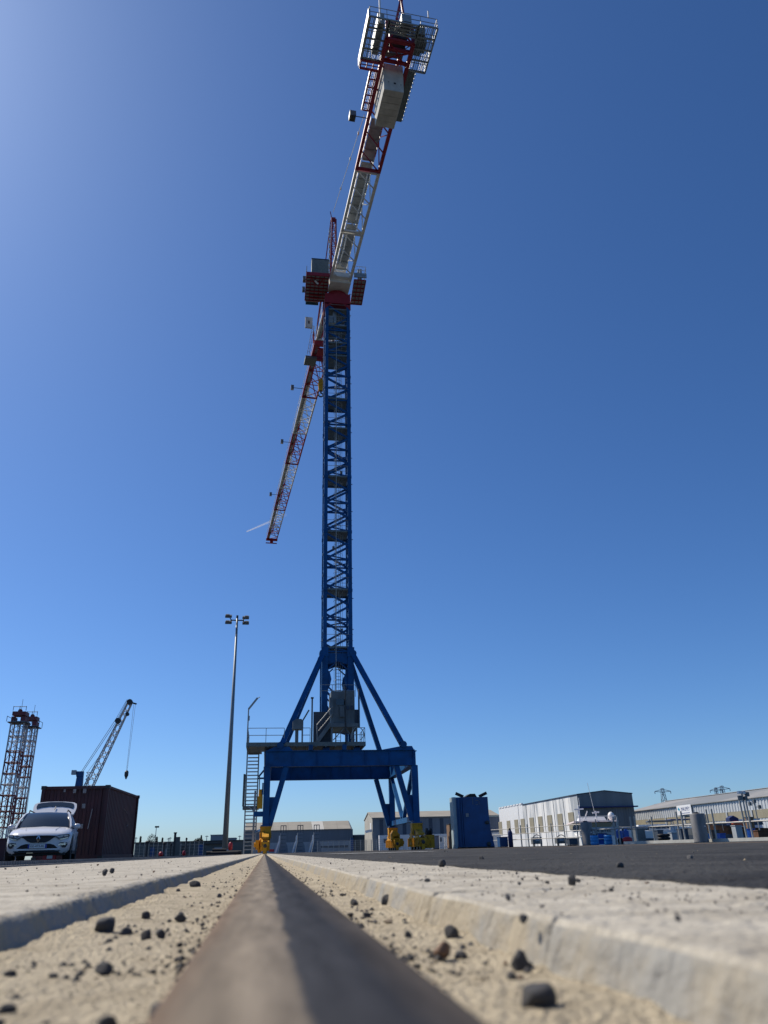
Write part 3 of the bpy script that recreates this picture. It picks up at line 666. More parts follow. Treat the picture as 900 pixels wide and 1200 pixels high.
for a0, a1, c in edges:
    mb = MB(); n = max(3, round((a1-a0)/1.55)); g = .19 if a0 < 40 else .16; r = .066 if a0 < 40 else .058
    L0, L1, R0_, R1, T0, T1 = J(a0, -hw, 56), J(a1, -hw, 56), J(a0, hw, 56), J(a1, hw, 56), J(a0, 0, 56+jh(a0)), J(a1, 0, 56+jh(a1))
    mb.bar(L0, L1, g); mb.bar(R0_, R1, g); mb.bar(T0, T1, g*1.1)
    mb.lattice(L0, R0_, L1, R1, n, r, 'zig', 2); mb.lattice(L0, T0, L1, T1, n, r, 'zig', 0); mb.lattice(R0_, T0, R1, T1, n, r, 'zig', 0)
    mb.bar(J(a1-.08, -hw, 56), J(a1-.08, hw, 56), g*.9)
    sec = P('jib_section', mb, M[c])
    wk = MB(); fbox(wk, J, a0+.05, a1-.05, -hw+.1, -hw+.48, 56.12, 56.17)
    k = a0+.8
    while k < a1: fbox(wk, J, k-.03, k+.03, -hw+.08, -hw+.5, 56.06, 56.118); k += 1.5
    P('walkway', wk, M['galv'], sec)
    wr = MB(); wr.tube(J(a0+.05, -hw-.12, 57.0), J(a1-.05, -hw-.12, 57.0), .028, 5)
    k = a0+.5
    while k < a1: wr.tube(J(k, -hw-.06, 56), J(k, -hw-.12, 57), .024, 5); k += 1.6
    P('handrail', wr, M['white'], sec)
mb = MB(); fbox(mb, J, 73.6, 74.0, -hw-.15, hw+.15, 55.8, 56.2); fbox(mb, J, 74.0, 74.4, -.3, .3, 55.4, 56.1); mb.bar(J(74.4, -hw-.15, 55.5), J(74.4, hw+.1, 55.5), .16); P('jib_tip', mb, M['red'])
def flood(fr, a, t0, t1, z, sz=.42, four=False):
    mb = MB(); mb.tube(fr(a, t0, z), fr(a, t1, z), .04, 6)
    fbox(mb, fr, a-sz*.6, a+sz*.5, t1-sz*.9 if t1 < 0 else t1, t1 if t1 < 0 else t1+sz*.9, z-.28, z+.28)
    o = P('floodlight', mb, M['floodgrey'])
    g = MB()
    if four:
        for i in range(3):
            for j in range(2): fbox(g, fr, a-sz*.5+j*sz*.55, a-sz*.05+j*sz*.55, t1-sz*.85+i*sz*.28, t1-sz*.63+i*sz*.28, z-.30, z-.281)
    else: fbox(g, fr, a-sz*.45, a+sz*.35, t1-sz*.8, t1-sz*.1, z-.30, z-.281)
    P('lamp_glass', g, M['lampglass'] if not four else M['steel'], o)
flood(J, 19.5, -hw, -2.35, 56.0); flood(J, 34.3, -hw, -2.1, 56.0); flood(J, 53.0, -hw, -2.0, 56.0)
# trolley with basket, sign panel, and hook block
mb = MB(); fbox(mb, J, 8.6, 9.0, -1.25, 1.35, 55.3, 55.9); fbox(mb, J, 11.6, 12.0, -1.0, 1.4, 55.3, 55.9)
for t in (-1.1, 1.2): fbox(mb, J, 9.0, 11.6, t-.1, t+.1, 55.5, 55.8)
fbox(mb, J, 9.6, 10.9, -.6, .6, 55.35, 55.6)
mb.bar(J(9.2, -1.25, 55.9), J(9.2, -1.25, 57.6), .16); mb.bar(J(9.2, 1.25, 55.9), J(9.2, 1.25, 57.2), .16)
tr = P('trolley', mb, M['red'])
mb = MB(); fbox(mb, J, 11.3, 12.9, -1.9, -.5, 55.15, 55.5); P('basket', mb, M['grate'], tr)
mb = MB(); fbox(mb, J, 6.5, 6.7, -2.6, -1.75, 56.0, 57.5); P('panel', mb, M['cwconc'], tr)
mb = MB(); fbox(mb, J, 6.45, 6.495, -2.25, -2.1, 56.55, 56.95); P('panel_lamp', mb, M['ink'], tr)
mb = MB()
for t in (-1.72, -1.5): mb.tube(J(6.8, t, 56.5), J(11.2, t, 55.6), .03, 5)
for k in range(9): q = k/9; mb.tube(J(6.8+4.4*q, -1.72, 56.5-.9*q), J(6.8+4.4*q, -1.5, 56.5-.9*q), .02, 4)
mb.tube(J(7.2, -1.6, 56.9), J(9.2, -1.1, 56.9), .03, 5); P('side_ladder', mb, M['galv'], tr)
hook = at(376, 452, 78.6)
mb = MB(); hx, hy, hz = hook
mb.prism([(hx-.22, hy-.18, hz+.9), (hx+.22, hy-.18, hz+.9), (hx+.34, hy-.18, hz+.2), (hx+.24, hy-.18, hz-.75), (hx-.24, hy-.18, hz-.75), (hx-.34, hy-.18, hz+.2)], (0, .36, 0)); mb.lathe((hx, hy-.26, hz+.25), [(.3, 0), (.3, .52)], 16, 'y')
hk = P('hook_block', mb, M['yellow'])
mb = MB(); mb.tube((hx, hy, hz-.75), (hx, hy, hz-1.05), .1)
pts = [(hx+.24*math.sin(a), hy, hz-1.3-.24*math.cos(a)*-1) for a in [math.pi*(-.1+1.5*q/9) for q in range(10)]]
pts = [(hx+.26*math.sin(a), hy, hz-1.3+.26*math.cos(a)) for a in [1.6*math.pi*q/10 for q in range(11)]]; mb.path(pts, .09, 8); P('hook', mb, M['steel'], hk)
mb = MB()
for dx in (-.2, .2):
    for dy in (-.12, .12): mb.tube((hx+dx, hy+dy, hz+.6), (hx+dx, hy+dy, 55.5), .018, 4)
P('hoist_rope', mb, M['steel'], hk)
P('tie_rod', MB().tube(J(.5, -.6, 67.0), J(9.2, -.9, 57.7), .06, 6), M['red'])
# apex frame (narrow red lattice) and pendants
ap0 = [(5.0, 67.0), (5.7, 67.0), (5.7, 68.2), (5.0, 68.2)]; ap1 = [(5.25, 67.4), (5.65, 67.4), (5.65, 67.9), (5.25, 67.9)]
mb = MB()
for (x, y), (u, v) in zip(ap0, ap1): mb.bar((x, y, 55.4), (u, v, 66.8), .15)
for f in range(4): mb.lattice((*ap0[f], 55.6), (*ap0[(f+1) % 4], 55.6), (*ap1[f], 66.6), (*ap1[(f+1) % 4], 66.6), 11, .04, 'zig', 1)
apx = P('apex_frame', mb, M['red'])
mb = MB(); mb.lathe((5.1, 67.6, 66.9), [(.28, 0), (.28, .5)], 14, 'x'); mb.bar((5.2, 67.3, 66.6), (4.95, 66.9, 67.4), .07); P('sheave', mb, M['red'], apx)
mb = MB()
for k in range(12): mb.cbox((4.9, 67.1, 56.4+k*.75), (.14, .16, .4))
mb.tube((4.86, 67.1, 55.6), (5.05, 67.4, 66), .05, 6); P('cable_tray', mb, M['railmetal'], apx)
pd = MB(); pa = Vector((5.3, 66.9, 67.4)); pb = K(21.3, -1.15, 57.6)
pd.tube(pa, pb, .032, 5)
for q in (.3, .62, .85): c = pa.lerp(pb, q); pd.cbox(c, (.14, .3, .14))
P('pendant', pd, M['white'])
# counter jib truss
def cjsec(a0, a1, c, g):
    mb = MB(); L0, L1, R0_, R1 = K(a0, -1.03, 56), K(a1, -1.03, 56), K(a0, 1.03, 56), K(a1, 1.03, 56)
    l0, l1, r0, r1 = K(a0, -.62, 57.9), K(a1, -.62, 57.9), K(a0, .62, 57.9), K(a1, .62, 57.9)
    mb.bar(L0, L1, g); mb.bar(R0_, R1, g); mb.bar(l0, l1, g*.8); mb.bar(r0, r1, g*.8)
    n = max(2, round((a1-a0)/2.0))
    mb.lattice(R0_, L0, R1, L1, n, .065, 'par', 0); mb.lattice(L0, l0, L1, l1, n, .05, 'zig', 0); mb.lattice(R0_, r0, R1, r1, n, .05, 'zig', 0)
    for aa in (a0+.1, a1-.1): mb.bar(K(aa, -1.03, 56), K(aa, 1.03, 56), g*.7); mb.bar(K(aa, -.62, 57.9), K(aa, .62, 57.9), g*.6); 
    return P('counter_jib_section', mb, M[c])
s1 = cjsec(1.4, 9.2, 'white', .27); s2 = cjsec(9.3, 16.9, 'white', .27); s3 = cjsec(17.0, 29.3, 'red', .28)
mb = MB(); fbox(mb, K, .6, 2.4, -1.12, 1.12, 55.55, 55.9); fbox(mb, K, 2.41, 2.9, -.95, .95, 55.9, 56.5); P('jib_foot', mb, M['white'])
for a0, a1, s in ((2.6, 9.1, s1), (9.4, 16.8, s2), (17.1, 21.4, s3)):
    wk = MB(); fbox(wk, K, a0, a1, -.52, .52, 57.2, 57.26); k = a0
    while k < a1: fbox(wk, K, k-.04, k+.04, -.56, .56, 57.1, 57.198); k += 1.1
    P('walkway', wk, M['galv'], s)
    wk = MB(); fbox(wk, K, a0, a1, -.60, -.56, 57.28, 57.75); P('kick_board', wk, M['cleanwhite'], s)
    wr = MB()
    for t in (-.6, .6):
        for z in (58.1, 58.7): wr.tube(K(a0, t, z), K(a1, t, z), .025, 5)
        k = a0
        while k < a1: wr.tube(K(k, t, 57.3), K(k, t, 58.7), .022, 5); k += 1.2
    P('handrail', wr, M['galv'], s)
for (a0, a1, t) in ((3.5, 8.5, -.3), (10, 16, .25)):
    P('conduit', MB().path([K(a0, t, 57.0), K((a0+a1)/2, t+.05, 56.9), K(a1, t, 57.0)], .07, 6), M['white'])
# concrete counterweights: six slabs hung between the chords
for k in range(6):
    a = 27.0 - k*.56
    mb = MB()
    vs = []
    for a2 in (a-.545, a):
        vs += [K(a2, -.80, 53.55), K(a2, .78, 53.55), K(a2, .80, 56.55), K(a2, -.80, 56.55)]
    mb.add(vs, [(3, 2, 1, 0), (4, 5, 6, 7), (0, 1, 5, 4), (1, 2, 6, 5), (2, 3, 7, 6), (3, 0, 4, 7)])
    cw = P('counterweight', mb, M['cwconc'], bevel=.03)
    if k == 0:
        P('lifting_hole', MB().lathe(K(a+.001, .08, 54.4), [(.10, 0), (.10, -.012)], 14, 'y'), M['ink'], cw)
        P('lifting_hole', MB().lathe(K(a+.001, -.42, 54.45), [(.04, 0), (.04, -.012)], 10, 'y'), M['ink'], cw)
        P('lifting_hole', MB().lathe(K(a+.001, .56, 54.35), [(.04, 0), (.04, -.012)], 10, 'y'), M['ink'], cw)
# red end frame of the counter jib with X braces
mb = MB()
for a in (27.6, 28.6, 29.3): mb.bar(K(a, -1.0, 56.0), K(a, 1.0, 56.0), .22)
mb.bar(K(29.3, -1.0, 56), K(29.3, -1.0, 58), .2); mb.bar(K(29.3, 1.0, 56), K(29.3, 1.0, 58), .2); mb.bar(K(29.3, -1, 57.9), K(29.3, 1, 57.9), .2)
mb.bar(K(27.7, -.9, 56.0), K(28.5, .9, 56.0), .1); mb.bar(K(29.3, -.9, 56.1), K(29.3, .2, 57.8), .1); mb.bar(K(29.3, .9, 56.1), K(29.3, -.2, 57.8), .1)
P('end_frame', mb, M['red'])
mb = MB(); fbox(mb, K, 27.2, 28.9, -.7, .7, 57.0, 58.2); mb.lathe(K(28.2, -.6, 57.0), [(.5, 0), (.5, 1.2)], 18, 'x'); P('hoist_winch', mb, M['steel'])
# open grating platforms at the rear, left and right
def openplat(t0, t1, a0, a1, name, frame):
    mb = MB()
    for t in (t0, t1): mb.bar(K(a0, t, 56.15), K(a1, t, 56.15), .12)
    n = 5
    for k in range(n): a = a0+(a1-a0)*k/(n-1); mb.bar(K(a, t0, 56.15), K(a, t1, 56.15), .09, .12)
    for k in range(1, 4): t = t0+(t1-t0)*k/4; mb.bar(K(a0, t, 56.12), K(a1, t, 56.12), .035)
    return P(name, mb, M[frame])
def slats(t0, t1, a0, a1, n):
    mb = MB()
    for k in range(n): t = t0+(t1-t0)*(k+.5)/n; fbox(mb, K, a0, a1, t-.018, t+.018, 56.21, 56.24)
    for k in range(7): a = a0+(a1-a0)*k/6; fbox(mb, K, a-.02, a+.02, t0, t1, 56.205, 56.245)
    P('grating', mb, M['galv'])
slats(-2.55, -1.2, 27.35, 30.6, 12); slats(1.2, 2.5, 27.1, 30.7, 9); slats(-1.05, 1.05, 29.75, 30.6, 14)
pL = openplat(-2.6, -1.15, 27.3, 30.65, 'rear_platform', 'galv'); pR = openplat(1.15, 2.55, 27.05, 30.75, 'rear_platform', 'galv')
pB = openplat(-1.1, 1.1, 29.7, 30.65, 'rear_platform', 'galv')
mb = MB(); fbox(mb, K, 25.9, 26.6, -2.9, -1.1, 56.05, 56.3)
P('red_frame', MB().bar(K(27.25, -2.6, 56), K(27.25, -1.1, 56), .14).bar(K(26.6, -2.6, 56), K(26.6, -1.1, 56), .14).bar(K(26.93, -2.6, 56), K(26.93, -1.1, 56), .06).bar(K(26.6, -2.6, 56), K(27.3, -2.6, 56), .12).bar(K(26.6, -2.1, 56), K(27.3, -2.1, 56), .08).bar(K(26.6, -1.6, 56), K(27.3, -1.6, 56), .08), M['red'])
mb = MB(); fbox(mb, K, 26.6, 30.65, -2.72, -2.68, 56.1, 57.05); P('side_board', mb, M['cleanwhite'])
def krail(pts, zs=(56.7, 57.25), z0=56.2, m='galv'):
    mb = MB()
    for (a0, t0), (a1, t1) in zip(pts, pts[1:]):
        for z in zs: mb.tube(K(a0, t0, z), K(a1, t1, z), .028, 5)
        L = math.hypot(a1-a0, t1-t0); n = max(1, round(L/1.2))
        for i in range(n+1): q = i/n; mb.tube(K(a0+(a1-a0)*q, t0+(t1-t0)*q, z0), K(a0+(a1-a0)*q, t0+(t1-t0)*q, zs[-1]), .026, 5)
    P('handrail', mb, M[m])
krail([(26.7, -2.6), (30.65, -2.6), (30.7, 2.55), (27.1, 2.55)])
mb = MB(); fbox(mb, K, 27.7, 30.2, -1.9, -1.4, 56.25, 57.4); P('cabinet', mb, M['galv'])
mb = MB(); fbox(mb, K, 28.3, 30.0, 1.15, 1.8, 56.25, 57.2); fbox(mb, K, 28.5, 29.4, 1.803, 2.1, 56.3, 56.9); P('cabinet', mb, M['grate'])
mb = MB(); fbox(mb, K, 29.9, 30.7, -.2, .55, 56.3, 57.1); P('cabinet', mb, M['galv'])
mb = MB(); mb.bar(K(29.6, -.3, 58), K(29.9, .02, 59.9), .13); mb.bar(K(29.6, .35, 58), K(29.9, .08, 59.9), .13); mb.bar(K(30.5, .05, 56.5), K(29.9, .05, 59.9), .12)
mb.cbox(K(29.9, .05, 60.0), (.3, .2, .2)); mb.lattice(K(29.6, -.3, 58), K(29.6, .35, 58), K(29.9, .0, 59.9), K(29.9, .1, 59.9), 4, .04); P('rear_mast', mb, M['red'])
mb = MB(); mb.tube(K(30.3, -1.75, 56.2), K(30.3, -1.75, 59.4), .07, 8); mb.cbox(K(30.3, -1.75, 59.5), (.3, .25, .25)); P('beacon_post', mb, M['cleanwhite'])
mb = MB(); mb.tube(K(30.7, 1.9, 57.25), K(30.7, 1.9, 58.0), .06, 8); P('beacon_post', mb, M['cleanwhite'])
# walkway outriggers beside the counterweights
mb = MB()
for t in (-1.25, -1.65): mb.bar(K(22.9, t, 56.1), K(26.5, t, 56.1), .10)
for k in range(6): a = 22.9+k*.71; mb.bar(K(a, -1.65, 56.1), K(a, -1.03, 56.1), .08)
fr = P('side_walkway', mb, M['red']); g = MB(); [fbox(g, K, 22.9, 26.5, -1.70+.15*i, -1.685+.15*i, 56.17, 56.2) for i in range(3)]+[fbox(g, K, 23.0+.42*i, 23.02+.42*i, -1.78, -1.275, 56.171, 56.199) for i in range(9)]; P('grating', g, M['galv'], fr); g = MB(); fbox(g, K, 22.9, 26.5, -1.76, -1.72, 56.0, 56.30); P('side_board', g, M['cleanwhite'], fr)
mb = MB(); fbox(mb, K, 22.4, 27.0, 1.22, 1.80, 56.1, 56.25); g = P('side_walkway', mb, M['grate']); mb = MB()
for k in range(12): fbox(mb, K, 22.5+k*.38, 22.56+k*.38, 1.86, 1.9, 56.1, 56.5)
P('bracket', mb, M['galv'], g)
flood(K, 22.2, -1.1, -2.1, 56.1, .58, True)
# left machinery platform with electric cabinet and driver's cab
def grid_plat(x0, x1, y0, y1, z, nx, ny, name):
    mb = MB()
    for i in range(nx+1): x = x0+(x1-x0)*i/nx; mb.box(x-.04, x+.04, y0, y1, z-.02, z+.06)
    for j in range(ny+1): y = y0+(y1-y0)*j/ny; mb.box(x0, x1, y-.04, y+.04, z-.035, z+.075)
    o = P(name, mb, M['red']); P('grating', MB().box(x0+.02, x1-.02, y0+.02, y1-.02, z+.078, z+.10), M['galv'], o); return o
lp = grid_plat(2.3, 4.65, 64.1, 68.3, 55.6, 5, 8, 'side_platform')
P('edge_beam', MB().box(2.25, 4.7, 63.98, 64.09, 55.45, 55.85), M['red'], lp)
P('floor_brace', MB().bar((2.8, 64.3, 55.42), (3.3, 65.6, 55.42), .1).bar((4.1, 64.3, 55.42), (3.6, 65.6, 55.42), .1).bar((2.7, 66.5, 55.42), (4.0, 66.5, 55.42), .12).bar((2.7, 67.1, 55.42), (4.0, 67.1, 55.42), .12).bar((2.7, 67.6, 55.42), (4.0, 67.6, 55.42), .12), M['red'], lp)
eb = P('electric_cabinet', MB().box(2.80, 4.62, 64.12, 65.2, 55.87, 57.75), M['grate'], bevel=.03)
P('cabinet_lid', MB().box(2.78, 4.64, 64.08, 65.22, 57.755, 57.83), M['slate'], eb)
mb = MB(); mb.box(2.35, 3.9, 66.6, 68.6, 55.7, 57.6); cab = P('driver_cab', mb, M['cleanwhite'])
P('cab_glass', MB().prism([(2.4, 68.62, 57.4), (2.4, 69.2, 57.0), (2.4, 69.3, 56.2), (2.4, 68.7, 55.35), (2.4, 68.62, 55.35)], (1.4, 0, 0)), M['teal'], cab)
railpts = MB()
for y in (64.2, 65.2, 66.2): railpts.tube((2.3, y, 55.7), (2.3, y, 56.8), .035, 6)
for z in (56.25, 56.8): railpts.tube((2.3, 64.2, z), (2.3, 66.4, z), .03, 6)
P('handrail', railpts, M['galv'])
mb = MB(); mb.cbox((2.1, 65.5, 56.1), (.3, .5, .5)); mb.cbox((2.1, 66.9, 55.9), (.3, .4, .5)); P('horn_box', mb, M['floodgrey'])
P('work_lamp', MB().tube((3.2, 64.7, 55.35), (3.55, 65.0, 55.2), .09, 8), M['cleanwhite'])
mb = MB(); mb.tube((4.1, 68.0, 55.4), (3.7, 70.4, 52.4), .05, 6); mb.bar((4.35, 68.1, 55.4), (4.3, 69.2, 53.0), .12); P('cab_tie', mb, M['red'])
# right platform
rp = grid_plat(7.35, 8.6, 64.4, 68.4, 55.6, 3, 6, 'side_platform')
P('edge_panel', MB().box(7.3, 8.66, 64.25, 64.38, 55.9, 56.45), M['galv'], rp)
P('cabinet', MB().box(7.75, 8.2, 64.6, 65.0, 56.0, 57.3), M['galv'], rp)
mb = MB()
for x in (7.35, 7.95, 8.6): mb.tube((x, 64.35, 56.45), (x, 64.35, 57.4), .03, 6)
for y in (65.5, 66.7, 68.3): mb.tube((8.6, y, 55.7), (8.6, y, 57.4), .03, 6)
for z in (56.9, 57.4): mb.tube((7.35, 64.35, z), (8.6, 64.35, z), .03, 6); mb.tube((8.6, 64.35, z), (8.6, 68.3, z), .03, 6)
P('handrail', mb, M['cleanwhite'], rp)

# ------------------------------------------------------------------ lamp mast
lx, ly = -3.93, 85.0
t = thing('lamp_mast', 'tall tapered grey lamp mast with floodlights left of the blue crane', 'lamp post', (lx, ly, 0))
t_pole = MB().tube((lx, ly, 0), (lx, ly, 24.3), .29, 12, r2=.11).build('pole', M['polegrey'], t, smooth=True)
MB().lathe((lx, ly, 0), [(.55, 0), (.55, .12), (.4, .14), (.33, .5)], 16).build('base', M['polegrey'], t)
MB().tube((lx-.75, ly, 24.0), (lx+.75, ly, 24.0), .07, 8).tube((lx, ly, 24.2), (lx, ly, 24.55), .12, 8).build('crossbar', M['steel'], t)
for sx, dy, dz in ((-1, -.3, .35), (-1, .3, -.25), (1, -.3, .2), (1, .3, -.3)):
    mb = MB(); c = Vector((lx+sx*(.95), ly+dy, 24.05+dz*.9))
    mb.cbox(c, (.72, .5, .26), 0, R(28)); mb.cbox(c+Vector((sx*.1, 0, .14)), (.4, .34, .16), 0, R(28)); mb.tube((lx+sx*.6, ly, 24.0), c, .05, 6)
    lm = mb.build('floodlight', M['floodgrey'], t)
    g = MB(); g.cbox(c+Vector((0, -.04, -.15)), (.62, .42, .03), 0, R(28)); g.build('lamp_glass', M['lampglass'], lm)

# ------------------------------------------------------------------ estate car with its tailgate up
car = thing('estate_car', 'white estate car with open tailgate parked before the dark red container', 'car', (-6.74, 26.3, 0.0), R(9.2))
def C(name, mb, m, parent=None, **k): return mb.build(name, m, parent or car, world=False, **k)
def loft(stations):
    rows = []
    for y, prof in stations:
        full = [(x, z) for x, z in prof] + [(-x, z) for x, z in reversed(prof[:-1])]
        rows.append([(x, y, z) for x, z in full])
    return rows
S = [
 (-.005, [(.50, .30), (.62, .34), (.66, .46), (.66, .58), (.60, .66), (.45, .70), (0, .715)]),
 (.03, [(.60, .24), (.72, .31), (.76, .46), (.76, .60), (.70, .70), (.50, .745), (0, .76)]),
 (.12, [(.68, .21), (.80, .29), (.84, .46), (.84, .62), (.79, .74), (.56, .79), (0, .81)]),
 (.35, [(.76, .20), (.87, .30), (.895, .50), (.89, .68), (.84, .80), (.60, .855), (0, .875)]),
 (.70, [(.80, .20), (.895, .30), (.91, .55), (.905, .74), (.85, .86), (.64, .915), (0, .94)]),
 (1.15, [(.82, .20), (.90, .30), (.91, .60), (.90, .80), (.84, .92), (.66, .97), (0, 1.0)]),
 (1.7, [(.82, .20), (.90, .30), (.91, .60), (.90, .84), (.83, .95), (.70, .97), (0, .98)]),
 (3.2, [(.82, .20), (.90, .30), (.91, .60), (.90, .88), (.83, .98), (.70, .99), (0, .99)]),
 (4.3, [(.80, .22), (.88, .32), (.89, .62), (.88, .88), (.80, 1.0), (.70, 1.0), (0, 1.0)]),
 (4.6, [(.70, .28), (.80, .36), (.82, .62), (.80, .86), (.72, .95), (.6, .96), (0, .96)])]
rows = loft(S); mb = MB(); mb.grid(rows)
for r in (rows[0], rows[-1]): mb.add(r, [tuple(range(len(r)))])
body = C('body', mb, M['carwhite'], smooth=True)
# greenhouse: roof shell and pillars
G = [(1.15, .735, .70, .975), (1.45, .715, .66, 1.18), (1.80, .69, .60, 1.375), (2.05, .675, .56, 1.44), (2.7, .67, .56, 1.475), (3.5, .665, .55, 1.47), (4.1, .65, .54, 1.44), (4.42, .645, .54, 1.40)]
roofs = []
for y, hb, ht, zt in G[3:]:
    roofs.append([(-ht-.03, y, zt-.05), (-ht, y, zt-.012), (-ht*.5, y, zt+.012), (0, y, zt+.02), (ht*.5, y, zt+.012), (ht, y, zt-.012), (ht+.03, y, zt-.05)])
roof = C('roof', MB().grid(roofs).grid([[(x, y, z-.06) for x, y, z in r] for r in roofs]), M['carwhite'], smooth=True)
scr = []
for y, hb, ht, zt in G[:4]:
    hw_ = {1.15: .74, 1.45: .70, 1.80: .635, 2.05: .575}[y]
    scr.append([(x*hw_, y-.10*(1-x*x)+.04, zt+.012*(1-x*x)) for x in (-1, -.7, -.35, 0, .35, .7, 1)])
C('windscreen', MB().grid(scr), M['glass'], smooth=True)
C('bulkhead', MB().prism([(-.6, 2.9, .9), (.6, 2.9, .9), (.52, 2.9, 1.38), (-.52, 2.9, 1.38)], (0, .02, 0)), M['ink'])
C('sticker', MB().prism([(.02, 1.60, 1.13), (.10, 1.60, 1.13), (.10, 1.66, 1.24), (-.02, 1.66, 1.24)], (0, -.01, .005)), M['plate'])
for s in (-1, 1):
    a = MB()
    pts = [(s*.80, 1.05, .96), (s*.755, 1.40, 1.17), (s*.665, 1.80, 1.375), (s*.60, 2.10, 1.435)]
    for p, q in zip(pts, pts[1:]): a.bar(p, q, .05, .05)
    a.bar((s*.60, 2.1, 1.43), (s*.59, 4.2, 1.42), .06, .06)
    for y in (2.55, 3.55, 4.3): a.bar((s*.82, y, .97), (s*.60, y+.06, 1.41), .09, .05)
    C('pillar', a, M['carwhite'])
    g = MB(); g.add([(s*.83, 1.35, .975), (s*.83, 4.25, .99), (s*.60, 4.2, 1.40), (s*.62, 2.05, 1.40)], [(0, 1, 2, 3)]); C('side_window', g, M['glass'])
    C('roof_rail', MB().path([(s*.58, 2.1, 1.45), (s*.585, 2.25, 1.525), (s*.58, 3.9, 1.525), (s*.57, 4.05, 1.46)], .02, 6), M['black'])
    m_ = MB(); m_.lathe((s*.97, 1.47, 1.0), [(.02, -.11), (.07, -.07), (.085, 0), (.07, .07), (.02, .10)], 14, 'x'); m_.bar((s*.82, 1.5, .97), (s*.93, 1.48, .99), .05)
    mi = C('mirror', m_, M['carwhite'], smooth=True); C('mirror_base', MB().bar((s*.83, 1.5, .945), (s*.95, 1.48, .955), .05), M['black'], mi)
    # headlights follow the corner
    def fy(x):
        x = abs(x)
        for (a_, ya_), (b_, yb_) in zip(((0, -.02), (.6, -.035), (.70, .0), (.78, .045), (.84, .10), (.88, .20)), ((.6, -.035), (.70, .0), (.78, .045), (.84, .10), (.88, .20), (.95, .4))):
            if x <= b_: return ya_+(yb_-ya_)*(x-a_)/(b_-a_)
        return .4
    def face(pts, off=0.0): return [(s*x, fy(x)-off, z) for x, z in pts]
    hl = C('headlight', MB().prism(face([(.44, .675), (.60, .715), (.74, .735), (.84, .735), (.865, .70), (.83, .625), (.70, .585), (.60, .575), (.54, .615)], .012), (0, .14, 0)), M['floodgrey'])
    C('lamp_lens', MB().prism(face([(.50, .672), (.60, .698), (.70, .708), (.66, .66), (.58, .64)], .020), (0, .02, 0)), M['lampglass'], hl)
    C('lamp_lens', MB().prism(face([(.72, .712), (.81, .715), (.82, .675), (.71, .672)], .020), (0, .02, 0)), M['lampglass'], hl)
    C('day_lamp', MB().prism(face([(.60, .60), (.70, .61), (.82, .65), (.82, .635), (.70, .592), (.60, .585)], .024), (0, .02, 0)), M['chrome'], hl)
    C('fog_vent', MB().prism(face([(.60, .50), (.72, .515), (.82, .50), (.83, .43), (.78, .36), (.70, .365), (.66, .42)], .012), (0, .06, 0)), M['ink'])
    C('fog_light', MB().prism(face([(.58, .445), (.78, .455), (.78, .435), (.58, .428)], .022), (0, .02, 0)), M['chrome'])
    C('fog_light', MB().prism(face([(.62, .48), (.80, .485), (.80, .473), (.62, .468)], .022), (0, .02, 0)), M['chrome'])
    for y, nm in ((.86, 'front'), (3.62, 'rear')):
        wl = MB(); wl.lathe((s*.80-.11, y, .325), [(.2, 0), (.30, 0), (.325, .03), (.325, .19), (.30, .22), (.2, .22)], 28, 'x'); wh = C('wheel', wl, M['black'], smooth=True)
        rm = MB(); rm.lathe((s*.80-.114, y, .325), [(.17, 0), (.21, .006), (.21, .222), (.17, .228)], 24, 'x')
        for q in range(10): a_ = q*math.pi/5; rm.bar((s*.917, y+.05*math.cos(a_), .325+.05*math.sin(a_)), (s*.917, y+.19*math.cos(a_), .325+.19*math.sin(a_)), .028, .012)
        C('rim', rm, M['chrome'], wh)
        C('wheel_arch', MB().lathe((s*.815-.103, y, .36), [(.36, 0), (.395, .0), (.395, .205), (.36, .205)], 28, 'x'), M['black'])
    C('door_handle', MB().cbox((s*.915, 2.35, .83), (.03, .2, .03)), M['carwhite']); C('door_handle', MB().cbox((s*.915, 3.35, .85), (.03, .2, .03)), M['carwhite'])
    C('sill', MB().cbox((s*.885, 2.3, .24), (.05, 2.2, .10)), M['black'])
    sm = MB()
    for y in (1.35, 2.52, 3.3): sm.cbox((s*.9125, y, .62), (.004, .012, .5))
    C('door_gap', sm, M['ink'])
# V shaped grille, bonnet creases, emblem, lower intake, plate
C('grille', MB().prism([(-.58, -.02, .685), (-.30, -.045, .705), (.30, -.045, .705), (.58, -.02, .685), (.42, -.03, .64), (.30, -.035, .55), (.20, -.04, .51), (-.20, -.04, .51), (-.30, -.035, .55), (-.42, -.03, .64)], (0, .04, 0)), M['ink'])
em = MB(); D0 = [(0, .735), (.058, .62), (0, .505), (-.058, .62)]; D1 = [(0, .685), (.030, .62), (0, .555), (-.030, .62)]
for i in range(4):
    a, b = D0[i], D0[(i+1) % 4]; c, d = D1[(i+1) % 4], D1[i]; em.prism([(a[0], -.075, a[1]), (b[0], -.075, b[1]), (c[0], -.085, c[1]), (d[0], -.085, d[1])], (0, .02, 0))
C('emblem', em, M['chrome'])
C('lower_intake', MB().prism([(-.34, -.03, .475), (.34, -.03, .475), (.46, -.025, .44), (.58, -.005, .345), (-.58, -.005, .345), (-.46, -.025, .44)], (0, .04, 0)), M['ink'])
C('bumper_lip', MB().prism([(-.66, .0, .285), (.66, .0, .285), (.60, .0, .235), (-.60, .0, .235)], (0, .3, 0)), M['black'])
pl_ = C('number_plate', MB().cbox((0, -.055, .41), (.52, .02, .11)), M['plate'])
C('plate_band', MB().cbox((-.238, -.067, .41), (.042, .005, .108)).cbox((.238, -.067, .41), (.042, .005, .108)), M['plateblue'], pl_)
C('lettering', MB().text('GE-473-RL', .085, (0, -.0675, .41), (1, 0, 0), (0, 0, 1), .002, width=.40), M['ink'], pl_)
